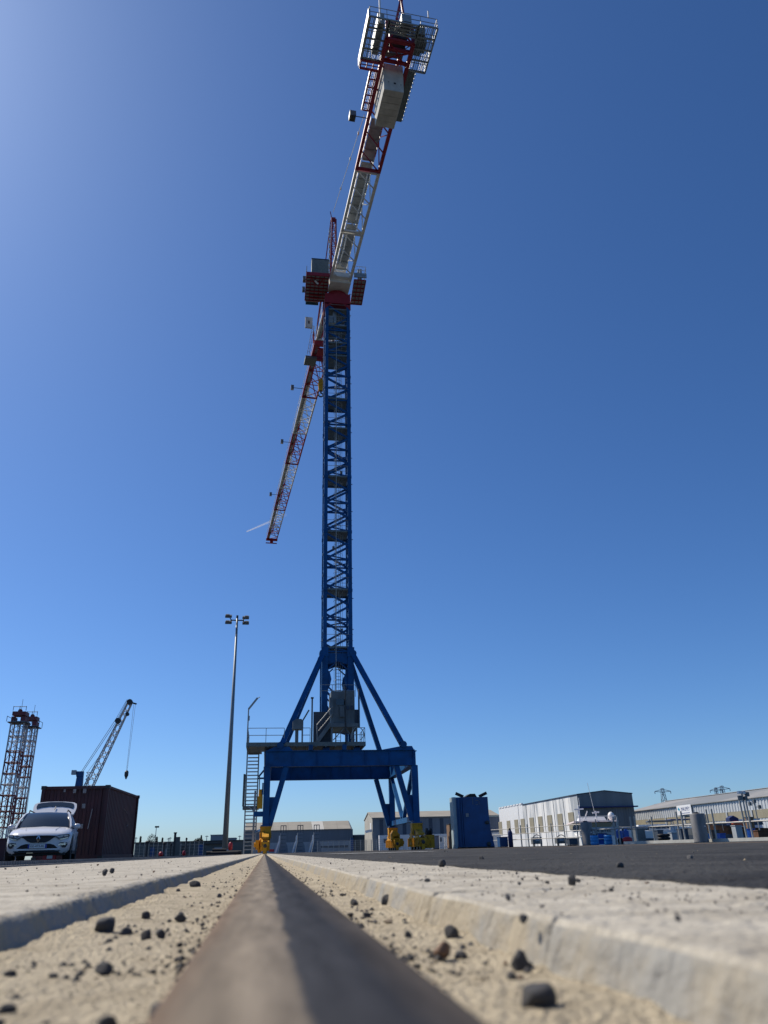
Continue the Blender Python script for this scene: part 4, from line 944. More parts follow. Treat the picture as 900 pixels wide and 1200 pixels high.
C('bonnet_crease', MB().path([(-.42, .30, .868), (-.50, 1.05, .975)], .008, 5).path([(.42, .30, .868), (.50, 1.05, .975)], .008, 5), M['carwhite'])
C('underside', MB().box(-.78, .78, .2, 4.4, .16, .23), M['ink'])
# raised tailgate
tgp = [(-.66, .0), (-.70, .16), (-.72, .36), (-.70, .52), (-.60, .60), (-.3, .645), (0, .655), (.3, .645), (.60, .60), (.70, .52), (.72, .36), (.70, .16), (.66, .0), (.45, -.06), (-.45, -.06)]
def tg(x, v): return Vector((x, 4.12+v*1.0, 1.49+v*.70))
tgo = C('tailgate', MB().prism([tg(x, v) for x, v in tgp], (0, .025, -.045)), M['carwhite'])
gl = [(-.60, .27), (-.62, .36), (-.60, .50), (-.5, .55), (-.2, .60), (.2, .60), (.5, .55), (.60, .50), (.62, .36), (.60, .27), (.45, .34), (.2, .385), (-.2, .385), (-.45, .34)]
C('rear_window', MB().prism([(p[0], p[1]-.012, p[2]+.02) for p in [tg(x, v) for x, v in gl]], (0, .01, -.015)), M['glass'], tgo)
C('wiper', MB().tube(tg(0, .20)+Vector((0, -.02, .035)), tg(.02, .34)+Vector((0, -.02, .035)), .014, 5), M['ink'], tgo)
for s in (-1, 1): C('gas_strut', MB().tube((s*.55, 4.3, 1.35), (s*.62, 4.55, 1.68), .012, 5), M['black'], tgo)

# warning triangle box under the bumper: red and white barrier board on the ground
b_ = thing('barrier_board', 'red and white board lying under the front of the white car', 'board', (-6.4, 26.6, 0))
MB().cbox((-6.45, 26.7, .10), (.36, .12, .13)).build('board', M['buoyred'], b_); MB().cbox((-6.43, 26.63, .11), (.16, .012, .09)).build('panel', M['plate'], b_)

# ------------------------------------------------------------------ dark red container
ct = thing('shipping_container', 'dark red shipping container with chalk marks behind the white car', 'container', (-6.0, 32.4, 0), R(-2.2))
def corr(mb, p0, p1, z0, z1, n, depth, nrm):
    p0 = Vector(p0); p1 = Vector(p1); nrm = Vector(nrm); pts = []
    for i in range(n):
        for u, d in ((0, 0), (.25, 0), (.4, 1), (.75, 1), (.9, 0)): pts.append(p0.lerp(p1, (i+u)/n) + nrm*(-depth*d))
    pts.append(p1)
    mb.grid([[p+Vector((0, 0, z0)) for p in pts], [p+Vector((0, 0, z1)) for p in pts]])
Wc, Lc, Hc = 2.438, 6.06, 2.591
def CT(name, mb, m, par=None): return mb.build(name, m, par or ct, world=False)
mb = MB(); corr(mb, (-Wc+.06, .05, 0), (-.06, .05, 0), .16, Hc-.12, 9, .04, (0, -1, 0)); CT('end_wall', mb, M['contred'])
mb = MB(); corr(mb, (-.05, .06, 0), (-.05, Lc-.06, 0), .16, Hc-.08, 22, .036, (1, 0, 0)); CT('side_wall', mb, M['contred'])
mb = MB(); corr(mb, (-Wc+.05, .06, 0), (-Wc+.05, Lc-.06, 0), .16, Hc-.08, 22, .036, (-1, 0, 0)); CT('side_wall', mb, M['contred'])
CT('door', MB().box(-Wc+.1, -.1, Lc-.1, Lc-.05, .16, Hc-.1), M['contred'])
CT('roof', MB().box(-Wc+.06, -.06, .06, Lc-.06, Hc-.06, Hc-.02), M['contred'])
mb = MB()
for x in (-Wc+.04, -.04):
    for y in (.04, Lc-.04): mb.box(x-.06, x+.06, y-.06, y+.06, .118, Hc-.118)
    mb.box(x-.04, x+.04, .10, Lc-.10, Hc-.09, Hc-.01); mb.box(x-.04, x+.04, .10, Lc-.10, .02, .16)
for y in (.04, Lc-.04): mb.box(-Wc+.10, -.10, y-.04, y+.04, Hc-.12, Hc-.01); mb.box(-Wc+.10, -.10, y-.04, y+.04, .02, .16)
CT('frame', mb, M['contred'])
for x in (-Wc+.04, -.04):
    for y in (.04, Lc-.04):
        for z in (0, Hc-.117): CT('corner_casting', MB().box(x-.085, x+.085, y-.085, y+.085, z, z+.118+(.01 if z else 0)), M['steel'])
for u, v, r in ((-1.62, 2.42, .05), (-1.25, 2.40, .07), (-.88, 2.40, .08), (-1.22, 1.86, .08), (-.85, 1.86, .08), (-.85, 1.15, .08)):
    CT('chalk_mark', MB().cbox((u, .0, v), (r*1.5, .008, r*2)), M['chalk'])
CT('chalk_mark', MB().bar((-.52, .0, 1.75), (-.60, .0, 1.05), .03, .008), M['chalk'])
CT('chalk_mark', MB().bar((.005, 3.2, 1.9), (.005, 3.9, 1.75), .02, .008).bar((.005, 4.0, 1.25), (.005, 4.3, 1.3), .02, .008), M['chalk'])

# ------------------------------------------------------------------ cable channel left of the apron
mb = MB(); y = 3.0
mb.box(-2.05, -1.98, 2.5, 60, -.01, .012); mb.box(-2.42, -2.36, 2.5, 60, -.01, .034)
while y < 60:
    L = .05 if y < 25 else .5; mb.box(-2.36, -2.06, y, y+L, -.01, .040+.003*math.sin(y*7)); y += L+(.024 if y < 25 else .02)
solo('cable_channel', mb, M['trough'], 'low grey slotted cable channel cover along the left apron', 'cable cover')

# ------------------------------------------------------------------ black fender tubes at the lamp mast
a, b2 = at(242, 997, 58), at(283, 996, 58)
mb = MB(); mb.tube((a.x, 58, .14), (b2.x, 58, .14), .14, 14); mb.tube((a.x+.3, 57.7, .12), (b2.x-.2, 57.7, .12), .12, 14); mb.tube((a.x+.4, 57.85, .33), (b2.x-1.0, 57.85, .31), .09, 12)
solo('rubber_fender', mb, M['black'], 'bundle of black rubber fender tubes lying at the foot of the lamp mast', 'fender')
p = at(270, 994, 57); t = thing('gas_bottle', 'small red gas bottle beside the black fender tubes', 'gas bottle', (p.x, 57, 0))
MB().lathe((p.x, 57.1, .3), [(.05, 0), (.13, .03), (.13, .38), (.09, .46), (.05, .5)], 14).build('bottle', M['buoyred'], t, smooth=True); MB().lathe((p.x, 57.1, .8), [(.05, 0), (.05, .08)], 10).build('valve', M['steel'], t)

# ------------------------------------------------------------------ striped lattice crane towers on the left
def lattower(name, label, px0, px1, pytop, Y, ybase, zb=0.0):
    a = at(px0, pytop, Y); b = at(px1, pytop, Y); wd = b.x-a.x; cx = (a.x+b.x)/2; H = a.z
    t = thing(name, label, 'crane tower', (cx, Y+wd/2, 0)); h = wd/2
    cs = [(cx-h, Y), (cx+h, Y), (cx+h, Y+wd), (cx-h, Y+wd)]
    bands = [(0.0, 5.2, 'towergrey'), (5.2, 10.4, 'towerred'), (10.4, 14.0, 'towergrey'), (14.0, 17.8, 'towerred'), (17.8, H-2.0, 'towergrey')]
    for z0, z1, m in bands:
        mb = MB(); n = max(2, round((z1-z0)/1.7))
        for x, y in cs: mb.box(x-.10, x+.10, y-.10, y+.10, z0, z1)
        for f in range(4): mb.lattice((*cs[f], z0), (*cs[(f+1) % 4], z0), (*cs[f], z1), (*cs[(f+1) % 4], z1), n, .055, 'zig', 1)
        mb.tube((cx+.2, Y+wd*.5, z0), (cx+.2, Y+wd*.5, z1), .14, 6); mb.lattice((cx-.3, Y+wd*.5, z0), (cx+.1, Y+wd*.5, z0), (cx-.3, Y+wd*.5, z1), (cx+.1, Y+wd*.5, z1), n*2, .05, 'x')
        mb.build('mast_section', M[m], t)
        for z in (z0+.02, (z0+z1)/2): 
            f = MB(); rp = [(cx-h-.05, Y-.05, z), (cx+h+.05, Y-.05, z), (cx+h+.05, Y+wd+.05, z), (cx-h-.05, Y+wd+.05, z), (cx-h-.05, Y-.05, z)]; f.path(rp, .10, 4); f.build('band', M['towerred'] if z == z0+.02 else M[m], t)
    hd = MB(); hd.box(cx-h-.05, cx+h+.05, Y-.05, Y+wd+.05, H-.95, H-.25); hd.box(cx-h-.1, cx-h+.35, Y, Y+wd, H-2.1, H-1.15); hd.box(cx+h-.7, cx+h+.1, Y, Y+wd, H-2.1, H-1.15); hd.lathe((cx, Y+.3, H-.1), [(.35, 0), (.35, .4)], 12, 'y')
    hd.build('head', M['towerred'], t)
    MB().box(cx-h-.55, cx+h+.55, Y-.4, Y+wd+.4, H-2.25, H-2.1).build('head_platform', M['steel'], t)
    mb = MB()
    for x in (cx-h-.7, cx+h+.7): mb.tube((x, Y-.4, H-2.1), (x, Y-.4, H-1.1), .05, 4); mb.tube((x, Y+wd, H-2.1), (x, Y+wd, H-1.1), .05, 4); mb.tube((x, Y-.4, H-1.15), (x, Y+wd, H-1.15), .05, 4)
    for x in (cx-h, cx, cx+h): mb.tube((x, Y, H-.1), (x, Y, H+.7), .05, 4)
    mb.tube((cx-h, Y, H+.6), (cx+h, Y, H+.6), .05, 4); mb.tube((cx+.3, Y, H), (cx+.3, Y, H+1.9), .035, 4)
    mb.build('handrail', M['steel'], t)
    mb = MB()
    for k, x in enumerate((cx+h+.35, cx+h+.62)):
        for dx in (0, .12): mb.tube((x+dx, Y+wd*.4, .3), (x+dx-.5, Y+wd*.4, H-2.2), .03, 4)
    if px0 > 25: mb.build('hoist_rope', M['boomgrey'], t)
    return t
lattower('crane_tower', 'striped red and white lattice crane tower, taller left one at the photo edge', 15.5, 30.5, 832, 150, 0)
lattower('crane_tower', 'striped red and white lattice crane tower, shorter right one beside the car', 31.5, 43.5, 838, 157, 0)

# ------------------------------------------------------------------ harbour crane behind the container
Yh = 120
hc = thing('harbour_crane', 'distant harbour crane with raised lattice boom showing above the red container', 'crane', (-25.2, Yh, 0))
f0, f1 = at(96, 938, Yh), at(152.5, 823, Yh); f0 = Vector((f0.x, Yh, f0.z)); dB = (f1-f0).normalized(); nB = Vector((dB.z, 0, -dB.x)); wB = .62
mb = MB(); q0 = f0 - dB*3
cn = [(nB*wB, Vector((0, -.7, 0))), (-nB*wB, Vector((0, -.7, 0))), (-nB*wB, Vector((0, .7, 0))), (nB*wB, Vector((0, .7, 0)))]
def taper(p, k, s=1.0): return p + (cn[k][0]+cn[k][1])*s
for k in range(4): mb.tube(taper(q0, k), taper(f1, k, .45), .08, 6)
for k in range(4): mb.lattice(taper(q0, k), taper(q0, (k+1) % 4), taper(f1, k, .45), taper(f1, (k+1) % 4, .45), 22, .05, 'zig', 0)
mb.build('boom', M['boomgrey'], hc)
MB().lathe((f1.x, Yh-.5, f1.z), [(.40, 0), (.40, .6)], 18, 'y').build('head_sheave', M['steel'], hc)
s2_ = at(138.5, 845, Yh); s3_ = at(149.5, 837, Yh)
MB().lathe((s2_.x, Yh-.5, s2_.z), [(.40, 0), (.40, .6)], 18, 'y').build('sheave', M['steel'], hc); MB().lathe((s3_.x, Yh-.5, s3_.z), [(.26, 0), (.26, .6)], 14, 'y').build('sheave', M['steel'], hc)
MB().bar(f1, f1+Vector((.95, 0, -.25)), .2).build('boom_tip', M['steel'], hc)
tp = at(93, 908, Yh)
mb = MB(); mb.bar((tp.x-.5, Yh-.5, 0), (tp.x, Yh, tp.z+.4), .5); mb.bar((tp.x+.9, Yh-.5, 0), (tp.x+.3, Yh, tp.z+.4), .5); mb.bar((tp.x-1.2, Yh+.5, 0), (tp.x-.1, Yh+.3, tp.z), .4); mb.cbox((tp.x+.1, Yh, tp.z+.1), (.9, .7, .7)); mb.build('a_frame', M['tankblue'], hc)
MB().cbox((tp.x-.7, Yh-.3, tp.z+.3), (.6, .6, .6)).build('lamp', M['walllight'], hc)
mb = MB(); mb.lattice((tp.x+1.0, Yh-.3, 0), (tp.x+1.5, Yh-.3, 0), (tp.x+1.0, Yh-.3, tp.z+.3), (tp.x+1.5, Yh-.3, tp.z+.3), 24, .04, 'x'); mb.build('ladder', M['boomgrey'], hc)
mb = MB()
for dx in (0, .22): mb.tube((tp.x+.2+dx, Yh, tp.z+.4), (s2_.x-.3+dx, Yh, s2_.z+.4-dx*.6), .035, 4); mb.tube((s2_.x-.3+dx, Yh, s2_.z+.4), (f1.x-.5+dx*.5, Yh, f1.z+.4), .03, 4)
mb.tube((tp.x+1, Yh, tp.z+.2), (s2_.x, Yh, s2_.z-1.5), .025, 4); mb.build('stay_rope', M['steel'], hc)
hk_ = at(145.5, 908, Yh); hx = f1.x+.2
mb = MB(); mb.tube((f1.x+.55, Yh, f1.z-.2), (f1.x+.5, Yh, hk_.z+.6), .022, 4); mb.tube((f1.x+.8, Yh, f1.z-.2), (f1.x+.6, Yh, hk_.z+.6), .022, 4); mb.build('hoist_rope', M['boomgrey'], hc)
mb = MB(); mb.lathe((f1.x+.55, Yh, hk_.z-.1), [(.08, -.5), (.14, -.3), (.28, 0), (.28, .5), (.12, .7)], 12); mb.build('hook_block', M['steel'], hc)
mb = MB(); mb.box(-27.5, -22.5, Yh-1, Yh+3, 1.2, 3.6); mb.build('machine_house', M['blue'], hc)
for x in (-27, -25, -23): MB().lathe((x, Yh-1.2, .6), [(.6, 0), (.6, .6)], 18, 'y').build('wheel', M['black'], hc)
MB().box(-28, -22, Yh-.6, Yh+2.6, .7, 1.19).build('chassis', M['steel'], hc)

# ------------------------------------------------------------------ background left: sheds, trees, posts
def bld(name, label, x0, x1, y0, y1, h, m, rm, cat='building'):
    t = thing(name, label, cat, ((x0+x1)/2, (y0+y1)/2, 0)); MB().box(x0, x1, y0, y1, 0, h).build('wall', M[m], t); MB().box(x0-.15, x1+.15, y0-.15, y1+.15, h+.003, h+.22).build('roof', M[rm], t); return t
wL, wR = at(158, 990, 165), at(296, 990, 165)
t = bld('storage_shed', 'long low dark grey shed between the red container and the crane stair', wL.x, wR.x, 165, 172, 2.35, 'farwall', 'steel')
for px, wpx, mm, h in ((176, 5, 'tankblue', 1.6), (232, 6, 'tankblue', 1.9), (213, 6, 'steel', 1.7), (251, 9, 'walllight', 1.3), (189, 6, 'wallgrey', 1.2)):
    p = at(px, 995, 165); MB().box(p.x, p.x+wpx*.168, 164.9, 164.98, .02, h).build('door', M[mm], t)
MB().box(at(240, 990, 165).x, at(262, 990, 165).x, 164.5, 164.98, 1.9, 2.1).build('canopy', M['steel'], t)
bl0, bl1 = at(246.5, 985, 300), at(262, 985, 300); bld('apartment_block', 'pale grey flat roofed block on the skyline behind the lamp mast', bl0.x, bl1.x, 300, 312, 6.3, 'farblock', 'farblock')
bl0, bl1 = at(264.5, 985, 300), at(276, 985, 300); bld('apartment_block', 'lower pale block on the skyline just right of the lamp mast', bl0.x, bl1.x, 301, 312, 5.2, 'farblock', 'farblock')
bl0, bl1 = at(222, 985, 300), at(229, 985, 300); bld('flat_roofed_house', 'small pale house on the skyline left of the dark bushy tree', bl0.x, bl1.x, 300, 308, 4.4, 'farblock', 'farblock')
def post(px, pyt, Y, wpx, label, m='steel', cat='mooring post', name='mooring_post', cap=True):
    p = at(px, pyt, Y); w_ = wpx*Y/984/2
    t = thing(name, label, cat, (p.x, Y, 0)); MB().lathe((p.x, Y, 0), [(w_, 0), (w_, p.z), ], 12).build('shaft', M[m], t)
    if cap: MB().lathe((p.x, Y, p.z+.002), [(w_*1.35, 0), (w_*1.35, .22), (w_*.8, .3)], 12).build('cap', M['black'], t)
    return t
post(172.5, 988.5, 110, 3.4, 'dark mooring post right of the red container, leftmost of the row'); post(192.5, 990, 110, 2.6, 'dark mooring post second from the red container')
post(200.5, 991.5, 112, 1.8, 'short dark mooring post just before the tall dark chimney'); post(218.5, 984.5, 112, 1.6, 'slim dark post with a red mark beside the tall chimney')
p = at(205, 979, 118); t = thing('chimney', 'dark square chimney with a lower stack on its right side', 'chimney', (p.x, 118, 0)); MB().box(p.x-.12, p.x+.16, 118, 118.4, 0, p.z+.25).build('stack', M['steel'], t); MB().box(p.x+.17, p.x+.7, 118, 118.5, 0, p.z-.2).build('stack', M['farwall'], t); MB().box(p.x-.18, p.x+.22, 117.95, 118.45, p.z+.255, p.z+.4).build('cap', M['black'], t)
p = at(189, 996, 108); t = thing('mooring_buoy', 'small red buoy at the foot of the second mooring post', 'buoy', (p.x, 108, 0)); MB().lathe((p.x, 108, 0), [(.1, 0), (.26, .12), (.28, .3), (.18, .5), (.06, .56)], 14).build('float', M['buoyred'], t, smooth=True); MB().lathe((p.x, 108, .56), [(.04, 0), (.04, .2)], 8).build('eye', M['steel'], t)
p = at(216, 995, 110); t = thing('mooring_buoy', 'red buoy leaning at the slim dark post by the chimney', 'buoy', (p.x, 110, 0)); MB().lathe((p.x, 110, 0), [(.1, 0), (.2, .12), (.22, .4), (.12, .6), (.05, .66)], 14).build('float', M['buoyred'], t, smooth=True); MB().lathe((p.x, 110, .66), [(.04, 0), (.04, .2)], 8).build('eye', M['steel'], t)
def tree(px, py, Y, wpx, label, bare=False, conif=False):
    p = at(px, py, Y); r = wpx*Y/984/2; H = p.z
    t = thing('tree', label, 'tree', (p.x, Y, 0)); rnd = random.Random(int(px*7))
    tk = MB(); tk.tube((p.x, Y, 0), (p.x, Y, H*.7), .18, 7, r2=.07)
    for k in range(14 if bare else 7):
        a = rnd.uniform(0, 6.28); z0 = H*rnd.uniform(.3, .65); tk.tube((p.x, Y, z0), (p.x+r*.9*math.cos(a)*rnd.uniform(.4, 1), Y+r*.9*math.sin(a), min(H*.98, z0+H*rnd.uniform(.15, .4))), .06, 5, r2=.02)
    tk.build('trunk', M['bark'], t)
    lf = MB()
    for k in range(500 if bare else 1100):
        if conif: z = rnd.uniform(.1, 1); rr = r*(1-z)*math.sqrt(rnd.random())+.05; z = z*H
        else:
            while True:
                v = Vector((rnd.uniform(-1, 1), rnd.uniform(-1, 1), rnd.uniform(-1, 1)))
                if v.length < 1 and noise.noise(v*2.3+Vector((px, 0, 0))) > -.12: break
            z = H*.66+v.z*H*.34; rr = None
        if rr is not None: a = rnd.uniform(0, 6.28); x, y = rr*math.cos(a), rr*math.sin(a)
        else: x, y = v.x*r, v.y*r
        s = rnd.uniform(.12, .3)*(.6 if bare else 1); c = Vector((p.x+x, Y+y, z)); u = Vector((rnd.gauss(0, 1), rnd.gauss(0, 1), rnd.gauss(0, 1))).normalized(); w_ = u.orthogonal().normalized()
        lf.add([c-u*s, c+w_*s*.6, c+u*s, c-w_*s*.6], [(0, 1, 2, 3)])
    lf.build('crown', M['leaf'], t); return t
tree(178.5, 977, 240, 12, 'sparse rounded tree on the skyline between container and mooring posts', bare=True)
tree(165, 980.5, 240, 4.5, 'narrow conifer on the skyline closest to the red container', conif=True); tree(184, 981, 245, 4.5, 'narrow conifer on the skyline under the small lamp mast', conif=True)
tree(190.5, 982, 245, 5, 'narrow conifer on the skyline beside the second mooring post', conif=True); tree(233, 982, 250, 13, 'broad dark bushy tree on the skyline left of the pale block'); tree(236, 979, 255, 4, 'pointed conifer rising behind the broad dark tree', conif=True)
def farmast(px, py, Y, label, lamp=True):
    p = at(px, py, Y); t = thing('street_lamp' if lamp else 'utility_pole', label, 'lamp post' if lamp else 'pole', (p.x, Y, 0)); MB().tube((p.x, Y, 0), (p.x, Y, p.z), .16, 6, r2=.1).build('pole', M['pylon'], t)
    if lamp: MB().cbox((p.x+.2, Y, p.z), (1.3, .6, .5)).build('lamp_head', M['steel'], t)
    else: MB().bar((p.x-.5, Y, p.z-.3), (p.x+.5, Y, p.z-.3), .15).build('crossarm', M['steel'], t)
farmast(183.3, 969, 280, 'small distant lamp mast rising above the skyline trees')
for px, py, lab in ((159.5, 981, 'distant pole right beside the red container'), (197.5, 982, 'distant pole left of the dark chimney, left one of two'), (199.5, 981, 'distant pole left of the dark chimney, right one of two'), (242.5, 979, 'distant pole left of the pale block'), (281, 979, 'distant pole just left of the crane stair')):
    farmast(px, py, 270, lab, False)
t = thing('wire_fence', 'wire mesh fence in front of the low dark shed', 'fence', (-16, 125, 0))
f_ = MB(); a, b2 = at(158, 996, 125), at(238, 996, 125)
for k in range(16): x = a.x+(b2.x-a.x)*k/15; MB().tube((x, 125, 0), (x, 125, 1.9), .03, 5).build('post', M['galv'], t)
for k in range(5): f_.tube((a.x, 125, .2+k*.42), (b2.x, 125, .2+k*.42), .008, 4)
f_.build('mesh', M['galv'], t)

# ------------------------------------------------------------------ grey shed with beige roof and the three frames before it
Yb = 230.0; e0, e1 = at(287, 972, Yb).x, at(413.5, 973, Yb).x
t = thing('long_shed', 'long grey shed with pale beige pitched roof behind the three steel stands', 'building', ((e0+e1)/2, Yb, 0))
MB().box(e0, e1, Yb, Yb+14, 2.6, 5.6).build('wall', M['wallgrey'], t); MB().box(e0, e1, Yb-.1, Yb+14, 0, 2.597).build('plinth', M['walllight'], t)
def roofpiece(xa, xb, m, par, y0=Yb, y1=Yb+7, z0=5.6, z1=7.9, ov=.3):
    mb = MB(); mb.prism([(xa, y0-ov, z0), (xa, y1, z1), (xa, y1, z1+.15), (xa, y0-ov, z0+.15)], (xb-xa, 0, 0)); mb.prism([(xa, y1+.003, z1), (xa, y1+7, z0), (xa, y1+7, z0+.15), (xa, y1+.003, z1+.15)], (xb-xa, 0, 0)); mb.build('roof', M[m], par)
xs_ = [e0, at(320, 968, Yb).x, at(338, 968, Yb).x, at(353, 968, Yb).x, at(366, 968, Yb).x, at(380, 968, Yb).x, at(396, 968, Yb).x, at(411, 968, Yb).x]
for i in range(7): roofpiece(xs_[i]+.02, xs_[i+1]-.02, 'roofpale' if i == 4 else 'roofbeige', t)
MB().prism([(xs_[7], Yb-.3, 5.6), (xs_[7], Yb+7, 7.95), (xs_[7], Yb+14, 5.6)], (.2, 0, 0)).build('gable', M['wallgrey'], t)
MB().prism([(xs_[7]+.2, Yb-.3, 5.62), (xs_[7]+.2, Yb+7, 7.9), (e1+.2, Yb+3, 5.62)], (.02, 0, 0)).build('roof_end', M['roofbeige'], t)
mb = MB()
for k in range(40): x = e0+.4+(e1-e0-.8)*k/39; mb.box(x-.05, x+.05, Yb-.06, Yb-.002, 2.65, 5.55)
mb.build('cladding_rib', M['wallgrey'], t)
wd = MB(); wd.box(at(376, 990, Yb).x, at(408, 990, Yb).x, Yb-.16, Yb-.102, 1.0, 1.5); wd.build('window_band', M['slate'], t)
def stand(px, label):
    Y = 180; p = at(px, 998, Y); x = p.x; t = thing('steel_stand', label, 'stand', (x, Y, 0), group='steel stands before the long shed')
    MB().prism([(x-1.05, Y-.5, 0), (x+1.1, Y-.5, 0), (x+.9, Y-.5, 1.4), (x+.55, Y-.5, 2.2), (x+.55, Y-.5, 3.9), (x-.6, Y-.5, 3.9), (x-.6, Y-.5, 2.2), (x-.75, Y-.5, 1.4)], (0, 1.2, 0)).build('column', M['wallgrey'], t)
    MB().bar((x-1.6, Y-.6, 0), (x-.85, Y-.6, 2.3), .34).bar((x-.85, Y-.6, 2.25), (x-.8, Y-.6, 3.4), .24).build('sunlit_prop', M['cleanwhite'], t)  # white colour paints in the sunlight on the stand's left side
    for dx in (-.55, 0, .55): MB().box(x+dx-.07, x+dx+.07, Y-.3, Y-.1, 3.9, 5.3).build('prong', M['slate'], t)
    MB().box(x-.62, x+.62, Y-.32, Y-.08, 5.303, 5.45).build('crossbar', M['slate'], t)
    mb = MB()
    for k in range(5): mb.box(x-.5, x+.5, Y-.56, Y-.502, .4+k*.75, .47+k*.75)
    mb.build('rib', M['slate'], t)
stand(331.5, 'grey steel stand with three prongs, closest to the crane leg'); stand(351.5, 'grey steel stand with three prongs, middle of the three'); stand(370.8, 'grey steel stand with three prongs, farthest right of the three')
p = at(318, 996, 178); t = thing('traffic_barrier', 'small pinkish red barrier left of the steel stands', 'barrier', (p.x, 178, 0)); MB().box(p.x-.5, p.x+.6, 178, 178.3, .3, .8).build('panel', M['buoyred'], t); MB().box(p.x-.5, p.x+.6, 178, 178.4, 0, .297).build('foot', M['walllight'], t)
# mesh fence before the shed
t = thing('mesh_fence', 'grey mesh fence across the foot of the long shed and warehouse', 'fence', (20, 172, 0))
fa, fb_ = at(372, 995, 172), at(540, 990, 172)
for k in range(28): x = fa.x+(fb_.x-fa.x)*k/27; MB().tube((x, 172, 0), (x, 172, 2.1), .06, 5).build('post', M['galv'], t)
mb = MB()
for k in range(6): mb.tube((fa.x, 172, .15+k*.38), (fb_.x, 172, .15+k*.38), .02, 4)
for k in range(150): x = fa.x+(fb_.x-fa.x)*k/149; mb.tube((x, 172.03, .1), (x, 172.03, 2.05), .012, 4)
mb.build('mesh', M['galv'], t)
s0 = at(415, 990, 235); s1 = at(429, 990, 235); bld('low_annex', 'low dark flat roofed annex between the long shed and the grey warehouse', s0.x, s1.x, 235, 245, 4.0, 'farwall', 'walllight')
p = at(412.5, 988, 200); t = thing('door_post', 'narrow blue steel gate post at the corner of the long shed', 'post', (p.x, 200, 0)); MB().box(p.x-.3, p.x+.35, 200, 200.5, 0, 2.9).build('post', M['tankblue'], t); MB().box(p.x-.34, p.x+.39, 199.96, 200.54, 2.903, 3.0).build('cap', M['slate'], t)

# ------------------------------------------------------------------ grey warehouse behind the right crane legs
Yg = 200.0; g0, g1 = at(437, 965, Yg).x, 58.0; gl0 = at(431, 965, Yg+8).x
t = thing('warehouse', 'grey panelled warehouse with brown roof behind the right crane legs', 'building', (40, Yg, 0))
MB().box(g0, g1, Yg, Yg+16, 0, 7.1).build('wall', M['wallgrey'], t)
MB().prism([(g0-.02, Yg, 0), (g0-.02, Yg+16, 0), (g0-.02, Yg+16, 7.2), (g0-.02, Yg+8, 8.8), (g0-.02, Yg, 7.2)], (-.12, 0, 0)).build('gable', M['wallcream'], t)
mb = MB(); mb.prism([(g0-.3, Yg-.4, 7.13), (g0-.3, Yg+8, 8.75), (g0-.3, Yg+8, 8.95), (g0-.3, Yg-.4, 7.33)], (g1-g0, 0, 0)); mb.prism([(g0-.3, Yg+8.003, 8.75), (g0-.3, Yg+16.4, 7.13), (g0-.3, Yg+16.4, 7.33), (g0-.3, Yg+8.003, 8.95)], (g1-g0, 0, 0)); mb.build('roof', M['roofbeige'], t)
for px in (445, 472, 503, 516, 549): x = at(px, 975, Yg).x; MB().box(x, x+.9, Yg-.06, Yg-.003, 3.2, 6.9).build('window_strip', M['slate'], t)
mb = MB()
for k in range(60): x = g0+.3+(g1-g0-.6)*k/59; mb.box(x-.04, x+.04, Yg-.05, Yg-.002, 3.6, 7.0)
mb.build('cladding_rib', M['wallgrey'], t)
x0 = at(443, 985, Yg).x; MB().box(x0, g1-1, Yg-2.5, Yg-.07, 0, 3.3).build('annex', M['cleanwhite'], t)
for k in range(9): x = x0+1+k*3.2; MB().box(x, x+1.4, Yg-2.56, Yg-2.503, 1.6, 2.5).build('window', M['slate'], t)
MB().bar((g0-1.8, Yg+1, 4.2), (g0-.1, Yg+1, 4.5), .6).build('hoist_beam', M['cleanwhite'], t)
MB().box(g0-.22, g0-.142, Yg+2, Yg+4, 4.6, 6.2).build('window', M['cleanwhite'], t)

# ------------------------------------------------------------------ blue steel tank
Yt = 62.0; c0, c1 = at(537.5, 985, Yt).x, at(577, 985, Yt).x
tk = thing('steel_hopper', 'big dark blue steel hopper standing on the asphalt', 'hopper', ((c0+c1)/2, Yt, 0)); Ht = at(555, 934, Yt).z
def T(name, mb, m, par=None, **k): return mb.build(name, m, par or tk, **k)
T('body', MB().box(c0, c1-.12, Yt, Yt+1.5, .1, Ht), M['tankblue'], bevel=.02)
T('skid', MB().box(c0-.05, c1+.15, Yt+.05, Yt+.3, 0, .097).box(c0-.05, c1+.15, Yt+1.1, Yt+1.4, 0, .097), M['black'])
mb = MB()
for x in (c0+.10, c0+.32, c0+.46): mb.box(x, x+.07, Yt-.09, Yt-.003, .2, Ht-.02)
T('rib', mb, M['tankblue'])
T('sunlit_side', MB().box(c0-.24, c0-.003, Yt+.15, Yt+1.3, .02, Ht+.02), M['tanksunlit'])  # left side of the hopper, its sunlight painted in as a paler colour
T('side_buttress', MB().prism([(c1-.118, Yt+.2, .05), (c1+.22, Yt+.2, .05), (c1-.02, Yt+.2, 1.4), (c1-.118, Yt+.2, Ht-.1)], (0, .2, 0)), M['tankblue'])
for x, sg in ((c0+.02, 1), (c1-.75, 0)): 
    T('lid', MB().bar((x+(0 if sg else .62), Yt+.2, Ht+.30 if sg else Ht+.30), (x+(.60 if sg else .0), Yt+.2, Ht+.04), .22, .10, up=(0, 1, 0)), M['black'])
T('hatch', MB().prism([(c0+.75, Yt+.3, Ht+.003), (c0+1.75, Yt+.3, Ht+.003), (c0+1.6, Yt+.3, Ht+.26), (c0+1.2, Yt+.3, Ht+.26)], (0, 1.0, 0)), M['black'])
T('label_plate', MB().box(c0+.68, c0+.90, Yt-.025, Yt-.004, Ht-1.42, Ht-1.17), M['chalk'])
